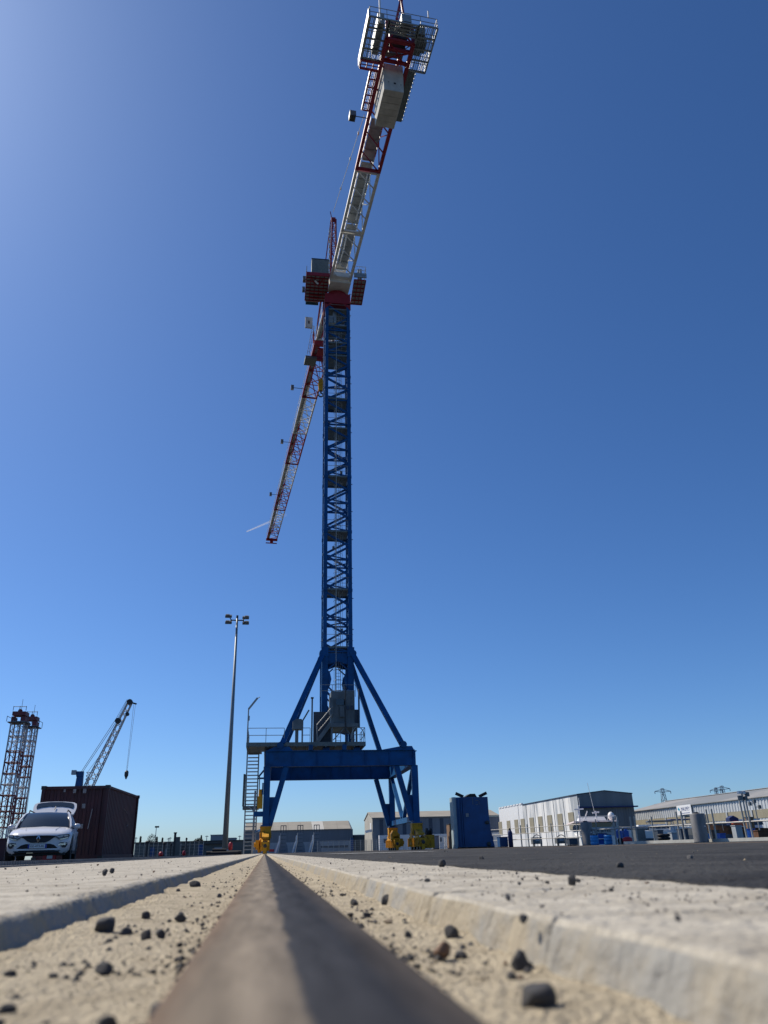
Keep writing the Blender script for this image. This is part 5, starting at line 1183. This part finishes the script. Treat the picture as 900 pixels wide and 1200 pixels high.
mb = MB(); mb.lathe((c1-.32, Yt-.14, Ht-1.85), [(.09, 0), (.13, .02), (.13, .135)], 16, 'y'); mb.box(c1-.5, c1-.18, Yt-.06, Yt-.003, Ht-1.95, Ht-1.78); T('valve', mb, M['steel'])
T('valve', MB().lathe((c1-.3, Yt-.16, .28), [(.10, 0), (.16, .02), (.16, .155)], 16, 'y'), M['steel'])
T('faded_mark', MB().box(c0+1.28, c0+1.31, Yt-.02, Yt-.004, Ht-.55, Ht-.02).box(c0+1.78, c0+1.81, Yt-.02, Yt-.004, Ht-.55, Ht-.30).box(c0+1.5, c0+1.76, Yt-.02, Yt-.004, Ht-.27, Ht-.24).box(c0+1.5, c0+1.7, Yt-.02, Yt-.004, Ht-.57, Ht-.54), M['floodgrey'])
def small(name, label, cat, px0, px1, pyt, Y, m, d=.6, z0=0, extra=None, group=None):
    a = at(px0, pyt, Y); b = at(px1, pyt, Y); t = thing(name, label, cat, ((a.x+b.x)/2, Y, 0), group=group)
    MB().box(a.x, b.x, Y, Y+d, z0+.06, a.z).build('body', M[m], t, bevel=.01)
    MB().box(a.x-.03, b.x+.03, Y-.03, Y+d+.03, a.z+.002, a.z+.05).build('lid', M[m if not extra else extra], t)
    MB().box(a.x+.02, b.x-.02, Y+.02, Y+d-.02, z0, z0+.058).build('base', M['black'], t); return t
small('cable_reel', 'brown rusty wooden crate standing left behind the blue hopper', 'crate', 526.5, 532.5, 966, 70, 'wood', 1.2, extra='steel').name = 'wooden_crate'
small('cupboard', 'grey metal cupboard between crane wheels and blue hopper', 'cupboard', 507, 514.5, 980, 72, 'walllight')
for i, (a_, b_2, h, lab) in enumerate(((515, 523, 980, 'white wire cage left of the brown crate, the left one'), (524, 528.5, 981, 'white wire cage beside the brown crate, the right one'))):
    p0, p1 = at(a_, h, 74), at(b_2, h, 74); t = thing('wire_cage', lab, 'cage', ((p0.x+p1.x)/2, 74, 0)); mb = MB(); H_ = p0.z
    for x in (p0.x, p1.x):
        for y in (74, 74.9): MB().tube((x, y, 0), (x, y, H_), .035, 5).build('post', M['cleanwhite'], t)
    for z in (.2, H_*.5, H_): mb.path([(p0.x, 74, z), (p1.x, 74, z), (p1.x, 74.9, z), (p0.x, 74.9, z), (p0.x, 74, z)], .025, 5)
    mb.build('rail', M['cleanwhite'], t)
small('storage_box', 'low blue box at the right foot of the blue hopper', 'box', 585.5, 595, 981.5, 66, 'tankblue', .8)
p = at(598.5, 971.5, 65); t = thing('gas_cylinder', 'dark navy gas cylinder left of the thin railing', 'gas cylinder', (p.x, 65, 0)); MB().lathe((p.x, 65.3, 0), [(.19, 0), (.19, p.z-.25), (.12, p.z-.1), (.06, p.z-.08)], 16).build('cylinder', M['navy'], t, smooth=True); MB().lathe((p.x, 65.3, p.z-.08), [(.09, 0), (.09, .12), (.05, .15)], 12).build('valve_cap', M['ink'], t)

# ------------------------------------------------------------------ white warehouse
wx0, wx1, wy0, wyj, wy1, wh = 55.1, 65.4, 140.0, 172.5, 191.0, 8.25
t = thing('white_warehouse', 'stained white warehouse with tan window panels and grey gable end', 'building', (60, 160, 0))
MB().box(wx0, wx1, wy0+.15, wyj, 0, wh).build('wall', M['whitewall'], t); MB().box(wx0-.02, wx1, wyj+.003, wy1, 0, wh+.15).build('wall', M['cleanwhite'], t)
MB().prism([(wx0-.05, wy0, 0), (wx1+.05, wy0, 0), (wx1+.05, wy0, wh), ((wx0+wx1)/2, wy0, wh+.55), (wx0-.05, wy0, wh)], (0, .145, 0)).build('gable', M['gable'], t)
mb = MB(); mb.prism([(wx0-.15, wy0-.1, wh+.01), ((wx0+wx1)/2, wy0-.1, wh+.56), (wx1+.15, wy0-.1, wh+.01), (wx1+.15, wy0-.1, wh+.16), ((wx0+wx1)/2, wy0-.1, wh+.71), (wx0-.15, wy0-.1, wh+.16)], (0, wyj-wy0+.1, 0)); mb.build('roof', M['slate'], t)
mb = MB()
for k in range(8): mb.box(wx0-.12, wx0+.3, wyj+.3+k*2.3, wyj+1.9+k*2.3, wh+.153, wh+.42)
mb.build('parapet', M['cleanwhite'], t)
MB().box(wx0-.3, wx1+.5, wy0-.9, wy0-.003, 6.0, 6.22).build('canopy', M['navy'], t)
mb = MB()
for k in range(20): x = wx0+.3+k*.5; mb.box(x-.04, x+.04, wy0-.05, wy0-.002, .2, 5.9)
mb.build('cladding_rib', M['gable'], t)
for px in (587.2, 597, 606.2, 613.8, 624.5, 634.7, 646, 658.3, 671.5):
    # window panels along the long wall; solve the position on the wall from the bearing
    d = ray(px, 975); Yw = d.y*(wx0/d.x); MB().box(wx0-.09, wx0-.023, Yw-1.35, Yw+1.35, 2.6, 5.5).build('window_panel', M['tan'], t)
mb = MB()
for px in (608.5, 617.7, 627.6, 638.5, 650.3, 662.3): d = ray(px, 960); Yw = d.y*(wx0/d.x); mb.box(wx0-.08, wx0-.004, Yw-.06, Yw+.06, 0, wh)
mb.build('downpipe', M['walllight'], t)
# far annexe slab to the left of it
# ------------------------------------------------------------------ right warehouse with sign
rx, ry0, ry1 = 70.0, 62.0, 152.0
t = thing('long_warehouse', 'long zinc clad warehouse with grey roof and a white name sign', 'building', (74, 110, 0))
MB().box(rx+.12, rx+16, ry0, ry1, 0, 5.55).build('wall', M['walllight'], t)
mb = MB(); corr(mb, (rx, ry0, 0), (rx, ry1, 0), 4.05, 5.6, 118, .10, (-1, 0, 0)); mb.build('cladding', M['zinc'], t)
MB().box(rx+.02, rx+.117, ry0, ry1, 2.9, 4.045).build('window_band', M['tan'], t)
mb = MB(); corr(mb, (rx+.02, ry0, 0), (rx+.02, ry1, 0), .5, 2.85, 118, .07, (-1, 0, 0)); mb.build('cladding', M['zinc'], t)
mb = MB()
for k in range(14): y = ry0+3+k*6.6; mb.box(rx-.1, rx+.015, y-.2, y+.2, 2.8, 4.05)
mb.build('pilaster', M['walllight'], t)
mb = MB(); mb.prism([(rx-.25, ry0, 5.61), (rx+8, ry0, 7.35), (rx+16.2, ry0, 5.61), (rx+16.2, ry0, 5.72), (rx+8, ry0, 7.47), (rx-.25, ry0, 5.72)], (0, ry1-ry0+.2, 0)); mb.build('roof', M['roofgrey'], t)
MB().box(rx+7.6, rx+8.4, ry0, ry1, 7.475, 7.56).build('ridge', M['walllight'], t)
MB().prism([(rx+.05, ry1, 0), (rx+16, ry1, 0), (rx+16, ry1, 5.6), (rx+8, ry1, 7.3), (rx+.05, ry1, 5.6)], (0, .1, 0)).build('gable', M['gable'], t)
sg = thing('name_sign', 'white rectangular name sign with blue lettering on the zinc warehouse', 'sign', (rx-.2, 130, 4.2))
MB().box(rx-.28, rx-.16, 127.8, 132.6, 4.25, 5.75).build('board', M['signwhite'], sg)
MB().text('MAUPEY', .85, (rx-.285, 129.7, 5.1), (0, -1, 0), (0, 0, 1), .01, width=2.9).build('lettering', M['signblue'], sg)
MB().prism([(rx-.285, 132.3, 5.2), (rx-.285, 131.95, 5.45), (rx-.285, 131.5, 5.1), (rx-.285, 131.9, 4.85)], (-.01, 0, 0)).build('emblem', M['cyan'], sg)
MB().box(rx-.295, rx-.282, 128.4, 131.3, 4.45, 4.53).build('line', M['signblue'], sg)

# ------------------------------------------------------------------ pylons far behind
def pylon(px, pyt, Y, label, s=1.0, sides=(1, 1)):
    p = at(px, pyt, Y); H = p.z; t = thing('electricity_pylon', label, 'pylon', (p.x, Y, 0)); mb = MB(); b0 = 3.2*s; b1 = .7*s
    c0 = [(p.x+i*b0, Y+j*b0, 0) for i, j in ((-1, -1), (1, -1), (1, 1), (-1, 1))]; c1 = [(p.x+i*b1, Y+j*b1, H) for i, j in ((-1, -1), (1, -1), (1, 1), (-1, 1))]
    for u, v in zip(c0, c1): mb.tube(u, v, .22, 4, r2=.16)
    for f in range(4): mb.lattice(c0[f], c0[(f+1) % 4], c1[f], c1[(f+1) % 4], 9, .11, 'zig', 1)
    mb.build('lattice_mast', M['pylon'], t)
    for zz, L in ((H-1.5, 5.5), (H-9.5, 7.5)):
        for sd in (-1, 1):
            q = MB(); q.tube((p.x, Y, zz+1.0), (p.x+sd*L*s, Y, zz-.2), .17, 4); q.tube((p.x, Y, zz-.8), (p.x+sd*L*s, Y, zz-.2), .17, 4); q.lathe((p.x+sd*L*s, Y, zz-1.7), [(.25, 0), (.25, 1.4)], 6); q.build('crossarm', M['pylon'], t)
    return t
pylon(776, 924, 500, 'lattice electricity pylon standing alone left of the white name sign'); pylon(838.5, 923, 520, 'lattice electricity pylon, left one of the pair over the right roof', .8); pylon(845.5, 921, 500, 'lattice electricity pylon, right one of the pair over the right roof'); pylon(736, 937, 700, 'small faint pylon beside the grey gable end', .7)

# ------------------------------------------------------------------ quay edge: bollards, guard rail, kerb
def bollard(px, pyt, Y, wpx, label, cap=True):
    p = at(px, pyt, Y); r = wpx*Y/984/2*1.03; t = thing('bollard', label, 'bollard', (p.x, Y, 0))
    b = MB(); b.lathe((p.x, Y, 0), [(r*1.02, 0), (r, .05), (r, p.z-.04), (r*.97, p.z)], 32); o = b.build('post', M['bollard'], t, smooth=False)
    for q in o.data.polygons: q.use_smooth = abs(q.normal.z) < .5
    a = R(-62); c = Vector((p.x+r*math.sin(R(20))*.98, Y-r*.95, p.z*.55)); MB().cbox(c, (.07, .06, .07)).build('lug', M['cleanwhite'], t)
    if cap: MB().lathe((p.x-.05, Y, p.z+.002), [(.16, 0), (.16, .05), (.09, .09)], 14).build('cap', M['steel'], t)
    return t
bollard(816.5, 953.5, 44.5, 17.5, 'wide grey steel bollard in front of the white name sign'); bollard(686.5, 963.5, 55.5, 13.5, 'wide grey steel bollard at the corner of the white warehouse')
qpts = [(29.0, 28.0), (24.6, 45.5), (21.9, 55.6), (17.9, 70.5)]
mb = MB()
for (xa, ya), (xb, yb2) in zip(qpts[:2], [qpts[1], (22.9, 51.9)]): mb.bar((xa+.45, ya+.1, .09), (xb+.45, yb2+.1, .09), .22, .17)
solo('quay_kerb', mb, M['kerbwhite'], 'pale concrete kerb along the quay edge under the guard rail', 'kerb', loc=(24, 50, 0))
def qx(Y):
    for (xa, ya), (xb, yb2) in zip(qpts, qpts[1:]):
        if ya <= Y <= yb2: return xa+(xb-xa)*(Y-ya)/(yb2-ya)
    return qpts[-1][0]
def solveq(px, off=.55):
    lo, hi = 28.0, 70.0
    for _ in range(40):
        m_ = (lo+hi)/2; d = ray(px, 970); x = d.x/d.y*m_
        if x > qx(m_)+off: hi = m_
        else: lo = m_
    return (qx(lo)+off, lo)
gr_ = thing('guard_rail', 'grey metal guard rail with tall paired posts along the quay', 'railing', (24, 50, 0))
for px, pyt, n in ((610, 967, 1), (618, 966, 1), (632, 966, 1), (646, 965, 1), (661, 964, 1), (676, 963, 1), (699, 960, 1), (720, 957, 2), (740, 957, 2), (765, 957, 1), (795, 951, 2), (831, 948.5, 2), (873, 938, 2)):
    x, y = solveq(px); h = at(px, pyt, y).z
    for k in range(n):
        mb = MB(); yy = y - k*.45; mb.bar((x+k*.08, yy, .0), (x+k*.08, yy, h), .085 if n == 2 else .06, .06)
        mb.build('post', M['railmetal' if n == 2 else 'polegrey'], gr_)
for h, r in ((.98, .042),):
    mb = MB(); mb.path([(x+.55, y, h) for x, y in qpts[:3]], r, 8); mb.build('rail', M['railmetal'], gr_)
for h in (.55, .98, 1.38):
    mb = MB(); mb.path([(x+.55, y, h) for x, y in qpts[2:]], .03, 6); mb.build('rail', M['railmetal'], gr_)
# pontoon rail close to the yacht
# ------------------------------------------------------------------ boats in the basin
def hull(mb, cx, cy, L, W, z0, zs, heading, bow=1.3, zbow=.5):
    m = Matrix.Rotation(heading, 3, 'Z'); rows = []
    for k in range(11):
        u = k/10; y = -L/2+L*u; wv = W/2*(1-max(0, (u-.45)/.55)**2.2) if u > .45 else W/2*(.92+.08*u/.45)
        sh = zs+zbow*u**2
        prof = [(0, z0+ .05*u), (wv*.75, z0+.15+.2*u*u), (wv*.95, z0+(sh-z0)*.6), (wv, sh)]
        row = [m @ Vector((x, y, z)) + Vector((cx, cy, 0)) for x, z in ([(-a, b) for a, b in reversed(prof[1:])] + prof)]
        rows.append(row)
    mb.grid(rows); mb.add(rows[0], [tuple(range(len(rows[0])))])
    deck = []
    for r in rows: deck += [r[0]+Vector((0, 0, -.05)), r[-1]+Vector((0, 0, -.05))]
    mb.add(deck, [(2*i, 2*i+1, 2*i+3, 2*i+2) for i in range(10)])
    return lambda x, y, z: m @ Vector((x, y, 0)) + Vector((cx, cy, z))
def pbox(mb, fn, x0, x1, y0, y1, z0, z1, tp=1.0):
    vs = [fn(x, y, z0) for x, y in ((x0, y0), (x1, y0), (x1, y1), (x0, y1))]; cx_, cy_ = (x0+x1)/2, (y0+y1)/2
    vs += [fn(cx_+(x-cx_)*tp, cy_+(y-cy_)*tp, z1) for x, y in ((x0, y0), (x1, y0), (x1, y1), (x0, y1))]
    mb.add(vs, [(3, 2, 1, 0), (4, 5, 6, 7), (0, 1, 5, 4), (1, 2, 6, 5), (2, 3, 7, 6), (3, 0, 4, 7)]); return mb
# yacht, stern towards the camera
yx, yy, yh = at(719, 975, 66).x, 66+4.5, R(-16)
ya_ = thing('motor_yacht', 'white motor yacht with radar mast and name across its stern', 'boat', (yx, yy, -1.2))
mb = MB(); fn = hull(mb, yx, yy, 9.0, 3.3, -1.2, .75, yh); mb.build('hull', M['cleanwhite'], ya_)
MB().text('LA JETEE', .24, fn(.35, -4.56, 1.05), (Matrix.Rotation(yh, 3, 'Z') @ Vector((1, 0, 0))), (0, 0, 1), .006, width=1.35).build('lettering', M['ink'], ya_)
mb = MB(); pbox(mb, fn, -1.35, 1.6, -4.52, -4.40, .70, 1.36); mb.build('transom', M['walllight'], ya_)  # grey stern panel: shade on the white stern painted into its colour
mb = MB(); pbox(mb, fn, -1.45, 1.45, -3.2, 2.6, .75, 1.75, .95); cb = mb.build('cabin', M['cleanwhite'], ya_)
mb = MB(); pbox(mb, fn, -1.3, 1.3, -3.26, -3.21, .85, 1.72); mb.build('cabin_door', M['glass'], cb)
for s in (-1, 1): mb = MB(); pbox(mb, fn, s*1.47-.02, s*1.47+.02, -2.8, 2.2, 1.15, 1.6); mb.build('cabin_window', M['glass'], cb)
mb = MB(); pbox(mb, fn, -1.95, 1.75, -4.5, 2.8, 1.76, 1.88, .98); mb.build('flybridge_deck', mat('pinkish_white', (.72, .60, .55), .5, var=.1), ya_)
mb = MB(); pbox(mb, fn, -1.2, 1.2, -1.5, 1.6, 1.885, 2.25, .85); mb.build('flybridge', M['cleanwhite'], ya_)
mb = MB()
for x in (-1.7, 1.6): mb.tube(fn(x, -4.3, .75), fn(x, -4.3, 1.76), .05, 6)
for x in (-1.7, -.9, 0, .9, 1.6): mb.tube(fn(x, -4.42, 1.88), fn(x, -4.42, 2.2), .025, 5)
mb.tube(fn(-1.7, -4.42, 2.2), fn(1.6, -4.42, 2.2), .025, 5); mb.build('rail', M['cleanwhite'], ya_)
mb = MB(); mb.tube(fn(-1.25, -2.6, 1.88), fn(-1.2, -2.4, 3.2), .09, 8); mb.bar(fn(-1.6, -2.5, 2.85), fn(-.8, -2.5, 2.9), .12); mb.tube(fn(-.9, -2.5, 1.88), fn(-.5, -2.5, 2.7), .05, 6); mb.bar(fn(-.1, -2.5, 2.55), fn(.5, -2.5, 2.6), .12); mb.tube(fn(.2, -2.5, 1.88), fn(.2, -2.5, 2.7), .06, 6); mb.tube(fn(-1.1, -2.5, 3.1), fn(-1.1, -2.5, 3.8), .025, 5); mb.tube(fn(.1, -2.5, 2.6), fn(-.2, -2.5, 5.0), .018, 5)
mb.build('radar_mast', M['cleanwhite'], ya_)
mb = MB(); mb.lathe(fn(1.35, -3.3, 1.88), [(.16, 0), (.26, .18), (.27, .42), (.18, .6), (.05, .68)], 16); mb.build('radar_dome', M['cleanwhite'], ya_, smooth=True)
def motorboat(px, Y, L, W, head, zs, label, hm='cleanwhite', cabin=None, canopy=None, extra=None, zoff=-1.0):
    bx = at(px, 975, Y).x; t = thing('motor_boat', label, 'boat', (bx, Y, zoff)); mb = MB(); fn = hull(mb, bx, Y, L, W, zoff, zs, head); mb.build('hull', M[hm], t)
    mb = MB(); hull(mb, bx, Y, L*1.004, W*1.015, zoff, .42, head, zbow=.12); mb.build('hull_bottom', M['slate'], t)
    mb = MB(); pbox(mb, fn, -W*.46, W*.46, -L*.49, -L*.45, zs-.1, zs+.12); mb.build('transom', M['slate'], t)
    if cabin:
        y0, y1, z1, cm = cabin; mb = MB(); pbox(mb, fn, -W*.36, W*.36, y0, y1, zs-.05, z1, .86); c = mb.build('cabin', M[cm], t)
        mb = MB(); pbox(mb, fn, -W*.345, W*.345, y0-.05, y1+.05, z1-.42, z1-.14, .95); mb.build('cabin_window', M['glass'], c)
    if canopy:
        y0, y1, z1, cm = canopy; mb = MB(); pbox(mb, fn, -W*.42, W*.42, y0, y1, z1-.08, z1, .95); c = mb.build('canopy', M[cm], t)
        mb = MB()
        for x in (-.38, .38):
            for y in (y0+.1, y1-.1): mb.tube(fn(W*x, y, zs-.05), fn(W*x*.95, y, z1-.08), .03, 5)
        mb.path([fn(W*q, y, z1-.1) for q, y in ((-.36, y0+.1), (.36, y0+.1), (.36, y1-.1), (-.36, y1-.1), (-.36, y0+.1))], .03, 5); mb.build('canopy_frame', M['galv'], c)
    mb = MB()
    for s in (-1, 1):
        for q in (.05, .2, .35): mb.tube(fn(s*W*.44*(1-q*.5), L*q, zs), fn(s*W*.42*(1-q*.5), L*q, zs+.5), .018, 4)
        mb.tube(fn(s*W*.43, L*.05, zs+.5), fn(s*W*.35, L*.35, zs+.55), .018, 4)
    mb.build('rail', M['railmetal'], t); return t
motorboat(754, 74, 6.5, 2.4, R(70), .95, 'white motor boat with dark canopy right of the name stern yacht', cabin=(-.5, 2, 1.45, 'cleanwhite'), canopy=(-2.8, -.4, 1.95, 'slate'))
motorboat(771, 80, 7.5, 2.6, R(75), 1.05, 'white motor boat with dark awning left of the front bollard', cabin=(-1, 2.2, 1.75, 'cleanwhite'), canopy=(-3.2, -1.2, 2.2, 'navy'))
motorboat(797, 76, 7.5, 2.5, R(78), .95, 'low white open boat half hidden by the front bollard', cabin=(-2, .5, 1.35, 'walllight'))
motorboat(829, 72, 6.5, 2.4, R(75), .98, 'white boat with long low deck right of the front bollard', cabin=(.3, 2.2, 1.3, 'cleanwhite'))
motorboat(845, 60, 5.2, 2.1, R(60), .60, 'grey inflatable style boat under a canvas cover', hm='hullgrey', cabin=(-1.6, 1.2, 1.35, 'canvas'))
motorboat(886, 58, 7.0, 2.5, R(70), .75, 'brown weathered fishing boat at the right edge of the photo', hm='rust', cabin=(-.4, 1.6, 1.5, 'cleanwhite'))
# orange float line and covers by the fishing boat
p = at(866, 965, 55); t = thing('fender_float', 'orange float lying on the covered grey boat', 'float', (p.x, 55, .9)); MB().lathe((p.x-.55, 55, p.z-.02), [(.08, 0), (.17, .15), (.17, 1.1), (.08, 1.25)], 12, 'x').build('float', M['orange'], t, smooth=True); MB().bar((p.x-.7, 55, p.z-.02), (p.x-.55, 55, p.z-.02), .05).build('eye', M['ink'], t)
MB().tube((p.x, 55.1, -.1), (p.x, 55.1, p.z-.2), .05, 6).build('stake', M['steel'], t)
p = at(860, 960, 56); t = thing('outboard_motor', 'navy covered outboard motor beside the orange float', 'motor', (p.x, 56, .2)); MB().prism([(p.x-.35, 56, p.z-.35), (p.x+.3, 56, p.z-.4), (p.x+.38, 56, p.z+.05), (p.x, 56, p.z+.25), (p.x-.35, 56, p.z+.08)], (0, .5, 0)).build('cowl', M['navy'], t); MB().box(p.x-.1, p.x+.1, 56.1, 56.4, -.1, p.z-.36).build('shaft', M['steel'], t)
p = at(880, 961, 52); t = thing('wooden_post', 'square brown timber post on the quay by the fishing boat', 'post', (p.x, 52, 0)); MB().box(p.x-.2, p.x+.2, 52, 52.4, -.1, p.z+.15).build('post', M['wood'], t); MB().box(p.x-.23, p.x+.23, 51.97, 52.43, p.z+.153, p.z+.2).build('cap', M['steel'], t)
# camera mast with white heads
p = at(869, 929, 48); t = thing('signal_mast', 'thin mast with white camera heads above the right railing', 'mast', (p.x, 48, 0)); MB().tube((p.x, 48, 0), (p.x, 48, p.z+.1), .05, 8).build('pole', M['railmetal'], t)
for dx, dz, m_, nm in ((-.18, .02, 'cleanwhite', 'camera'), (.08, .0, 'cleanwhite', 'camera'), (-.2, -.3, 'floodgrey', 'lamp'), (.15, -.35, 'floodgrey', 'lamp'), (.32, -.1, 'floodgrey', 'lamp')):
    MB().cbox((p.x+dx, 47.95, p.z+dz), (.2, .2, .16 if nm == 'camera' else .26)).bar((p.x, 48, p.z+dz-.05), (p.x+dx, 47.97, p.z+dz), .03).build(nm, M[m_], t)
p = at(884, 942, 50); t = thing('signal_mast', 'short thin mast with dark lamp boxes at the right edge', 'mast', (p.x, 50, 0)); MB().tube((p.x, 50, 0), (p.x, 50, p.z+.2), .04, 8).build('pole', M['railmetal'], t)
for dx, dz in ((-.35, .0), (.0, .15), (.3, -.2)): MB().cbox((p.x+dx, 49.95, p.z+dz), (.16, .16, .22)).bar((p.x, 50, p.z+dz), (p.x+dx, 50, p.z+dz), .03).build('lamp', M['floodgrey'], t)
# ------------------------------------------------------------------ clutter along the quay
def drum(px, pyb, pyt, Y, m, label, group=None):
    p = at(px, pyt, Y); t = thing('plastic_drum', label, 'drum', (p.x, Y, 0), group=group); MB().lathe((p.x, Y, 0), [(.24, 0), (.27, .05), (.28, p.z*.33), (.265, p.z*.35), (.28, p.z*.37), (.28, p.z*.66), (.265, p.z*.68), (.28, p.z*.7), (.25, p.z)], 18).build('barrel', M[m], t, smooth=True); MB().lathe((p.x, Y, p.z+.002), [(.23, 0), (.23, .03), (.06, .035), (.06, .07)], 14).build('lid', M['ink'], t); return t
drum(712, 988, 978.5, 54.0, 'cyanblue', 'light blue plastic drum under the stern of the yacht'); drum(696, 988, 979, 53.5, 'cyanblue', 'light blue plastic drum right beside the corner bollard')
p = at(736.5, 982, 52.5); mb = MB(); mb.lathe((p.x-.2, 52.5, .24), [(.05, -.22), (.17, -.15), (.22, 0), (.22, .25), (.17, .4), (.05, .46)], 16, 'x'); solo('buoy', mb, M['buoyred'], 'red round buoy lying on the quay beside blue pumps', 'buoy', smooth=True)
for px, lab in ((724, 'blue portable pump on the quay left of the red buoy, the left one'), (732.5, 'blue portable pump on the quay touching the red buoy')):
    p = at(px, 975, 53.2); t = thing('portable_pump', lab, 'pump', (p.x, 53.2, 0)); MB().cbox((p.x, 53.2, .62), (.34, .4, .45)).bar((p.x, 53.2, .8), (p.x+.1, 53.2, 1.0), .14).build('housing', M['drumblue'], t); MB().lathe((p.x+.05, 53.0, .22), [(.08, 0), (.2, .02), (.2, .1), (.08, .12)], 16, 'y').build('wheel', M['black'], t); MB().path([(p.x-.2, 53.1, .02), (p.x-.2, 53.1, .4), (p.x+.05, 53.1, .55), (p.x+.25, 53.1, .3), (p.x+.28, 53.1, .02)], .03, 6).build('frame', M['cleanwhite'], t)
for i, (px, h, m, lab) in enumerate(((702, 976.5, 'drumblue', 'blue crates stacked under the yacht stern, upper left one'), (706.8, 976.5, 'drumblue', 'blue crates stacked under the yacht stern, upper right one'))):
    p = at(px, h, 55); z1 = p.z; 
    for lv in range(2):
        z0 = .02+lv*(z1/2); t = thing('fish_crate', ('upper ' if lv else 'lower ')+('left' if i == 0 else 'right')+' blue fish crate in the stack beneath the yacht stern', 'crate', (p.x, 55, z0), group='blue fish crates on the quay')
        mb = MB(); mb.prism([(p.x-.15, 54.8, z0+.02), (p.x+.15, 54.8, z0+.02), (p.x+.16, 54.8, z0+z1/2-.06), (p.x-.16, 54.8, z0+z1/2-.06)], (0, .4, 0)); mb.build('crate', M['drumblue'], t); MB().box(p.x-.17, p.x+.17, 54.78, 55.22, z0+z1/2-.057, z0+z1/2-.02).build('rim', M['navy'], t)
def cart(px, pyt, Y, label, m='hullgrey'):
    p = at(px, pyt, Y); t = thing('welding_trolley', label, 'trolley', (p.x, Y, 0)); MB().cbox((p.x, Y+.3, p.z*.55), (.75, .5, p.z*.62)).build('cabinet', M[m], t)
    for dx in (-.3, .3): MB().lathe((p.x+dx-.03, Y+.1, .13), [(.13, 0), (.13, .06)], 14, 'x').build('wheel', M['black'], t)
    pts = [(p.x-.34+.68*k/8, Y+.1, p.z*.85+p.z*.25*math.sin(math.pi*k/8)) for k in range(9)]; MB().path(pts, .03, 6).build('handle', M['steel'], t); MB().cbox((p.x, Y+.04, p.z*.6), (.36, .02, .16)).build('panel', M['walllight'], t); return t
cart(629.5, 979.5, 64, 'dark welding trolley by the thin railing, left of two'); cart(658, 979.5, 61, 'dark welding trolley by the thin railing, nearer the corner bollard'); 
small('dark_chest', 'low dark chest between the welding trolley and corner bollard', 'chest', 667, 678.5, 983, 60, 'slate', .6)
small('cabinet', 'dark cabinet on the quay left of the thin black post', 'cabinet', 746, 755.5, 971.5, 58, 'hullgrey', .8); small('cabinet', 'dark cabinet on the quay right of the thin black post', 'cabinet', 770.5, 777, 973.5, 57, 'slate', .8)
small('storage_box', 'blue plastic box just right of the front bollard', 'box', 828.5, 832.5, 978, 48, 'cyanblue', .5); small('storage_box', 'blue plastic box under the canvas covered boat', 'box', 843.5, 850, 977.5, 49, 'drumblue', .5)
small('storage_box', 'light grey box beside the white boat left of the front bollard', 'box', 787, 797, 976.5, 56, 'walllight', .5); small('storage_box', 'blue box on the quay behind the right paired posts', 'box', 879.5, 884.5, 972, 46, 'drumblue', .5)
small('wooden_crate', 'brown timber crate on the quay below the fishing boat', 'crate', 888, 900, 974, 45, 'rust', .6)
small('engine_crate', 'dark engine crate between paired posts and the front bollard', 'crate', 797.5, 806, 972, 54, 'slate', .6)
small('engine_crate', 'dark oily crate right of the front bollard under the pale boat', 'crate', 834, 843, 973.5, 52, 'steel', .6)
small('storage_box', 'white foam box below the orange float', 'box', 861.5, 869, 968, 51, 'walllight', .5)
small('steel_bin', 'rust red steel bin at the left photo edge behind the car', 'bin', -12, 7.5, 984, 44, 'contred', 2.0)
for px, lab in ((779, 'stack of black tyres behind the quay kerb, left stack'), (783.5, 'stack of black tyres behind the quay kerb, right stack')):
    p = at(px, 976, 53); t = thing('tyre_stack', lab, 'tyres', (p.x, 53.5, 0))
    for k in range(3): MB().lathe((p.x, 53.5, k*.2), [(.16, .0), (.26, .02), (.30, .06), (.30, .13), (.26, .18), (.16, .195)], 18).build('tyre', M['black'], t, smooth=True)
# ------------------------------------------------------------------ contrail
a, b2, c = ray(289, 623)*9000, ray(316, 612)*9000, ray(336, 603)*9000
tr_m = bpy.data.materials.new('vapour'); tr_m.use_nodes = True; tnt = tr_m.node_tree; tnt.nodes.clear()
out = tnt.nodes.new('ShaderNodeOutputMaterial'); mxs = tnt.nodes.new('ShaderNodeMixShader'); tp_ = tnt.nodes.new('ShaderNodeBsdfTransparent'); df = tnt.nodes.new('ShaderNodeBsdfDiffuse'); df.inputs[0].default_value = (.9, .9, .92, 1); tl = tnt.nodes.new('ShaderNodeBsdfTranslucent'); tl.inputs[0].default_value = (.9, .9, .92, 1)
ad = tnt.nodes.new('ShaderNodeMixShader'); tnt.links.new(df.outputs[0], ad.inputs[1]); tnt.links.new(tl.outputs[0], ad.inputs[2])
tcn = tnt.nodes.new('ShaderNodeTexCoord'); sp = tnt.nodes.new('ShaderNodeSeparateXYZ'); tnt.links.new(tcn.outputs['Generated'], sp.inputs[0])
rp_ = tnt.nodes.new('ShaderNodeMapRange'); rp_.inputs['From Min'].default_value = 0; rp_.inputs['From Max'].default_value = 1; rp_.inputs['To Min'].default_value = .42; rp_.inputs['To Max'].default_value = .03
tnt.links.new(sp.outputs['X'], rp_.inputs['Value']); tnt.links.new(rp_.outputs[0], mxs.inputs[0]); tnt.links.new(tp_.outputs[0], mxs.inputs[1]); tnt.links.new(ad.outputs[0], mxs.inputs[2]); tnt.links.new(mxs.outputs[0], out.inputs[0])
mb = MB(); mb.tube(a, c, 7, 10, r2=17, cap=False); solo('contrail', mb, tr_m, 'thin white vapour trail in the sky beside the jib tip', 'contrail', loc=tuple(a), smooth=True)
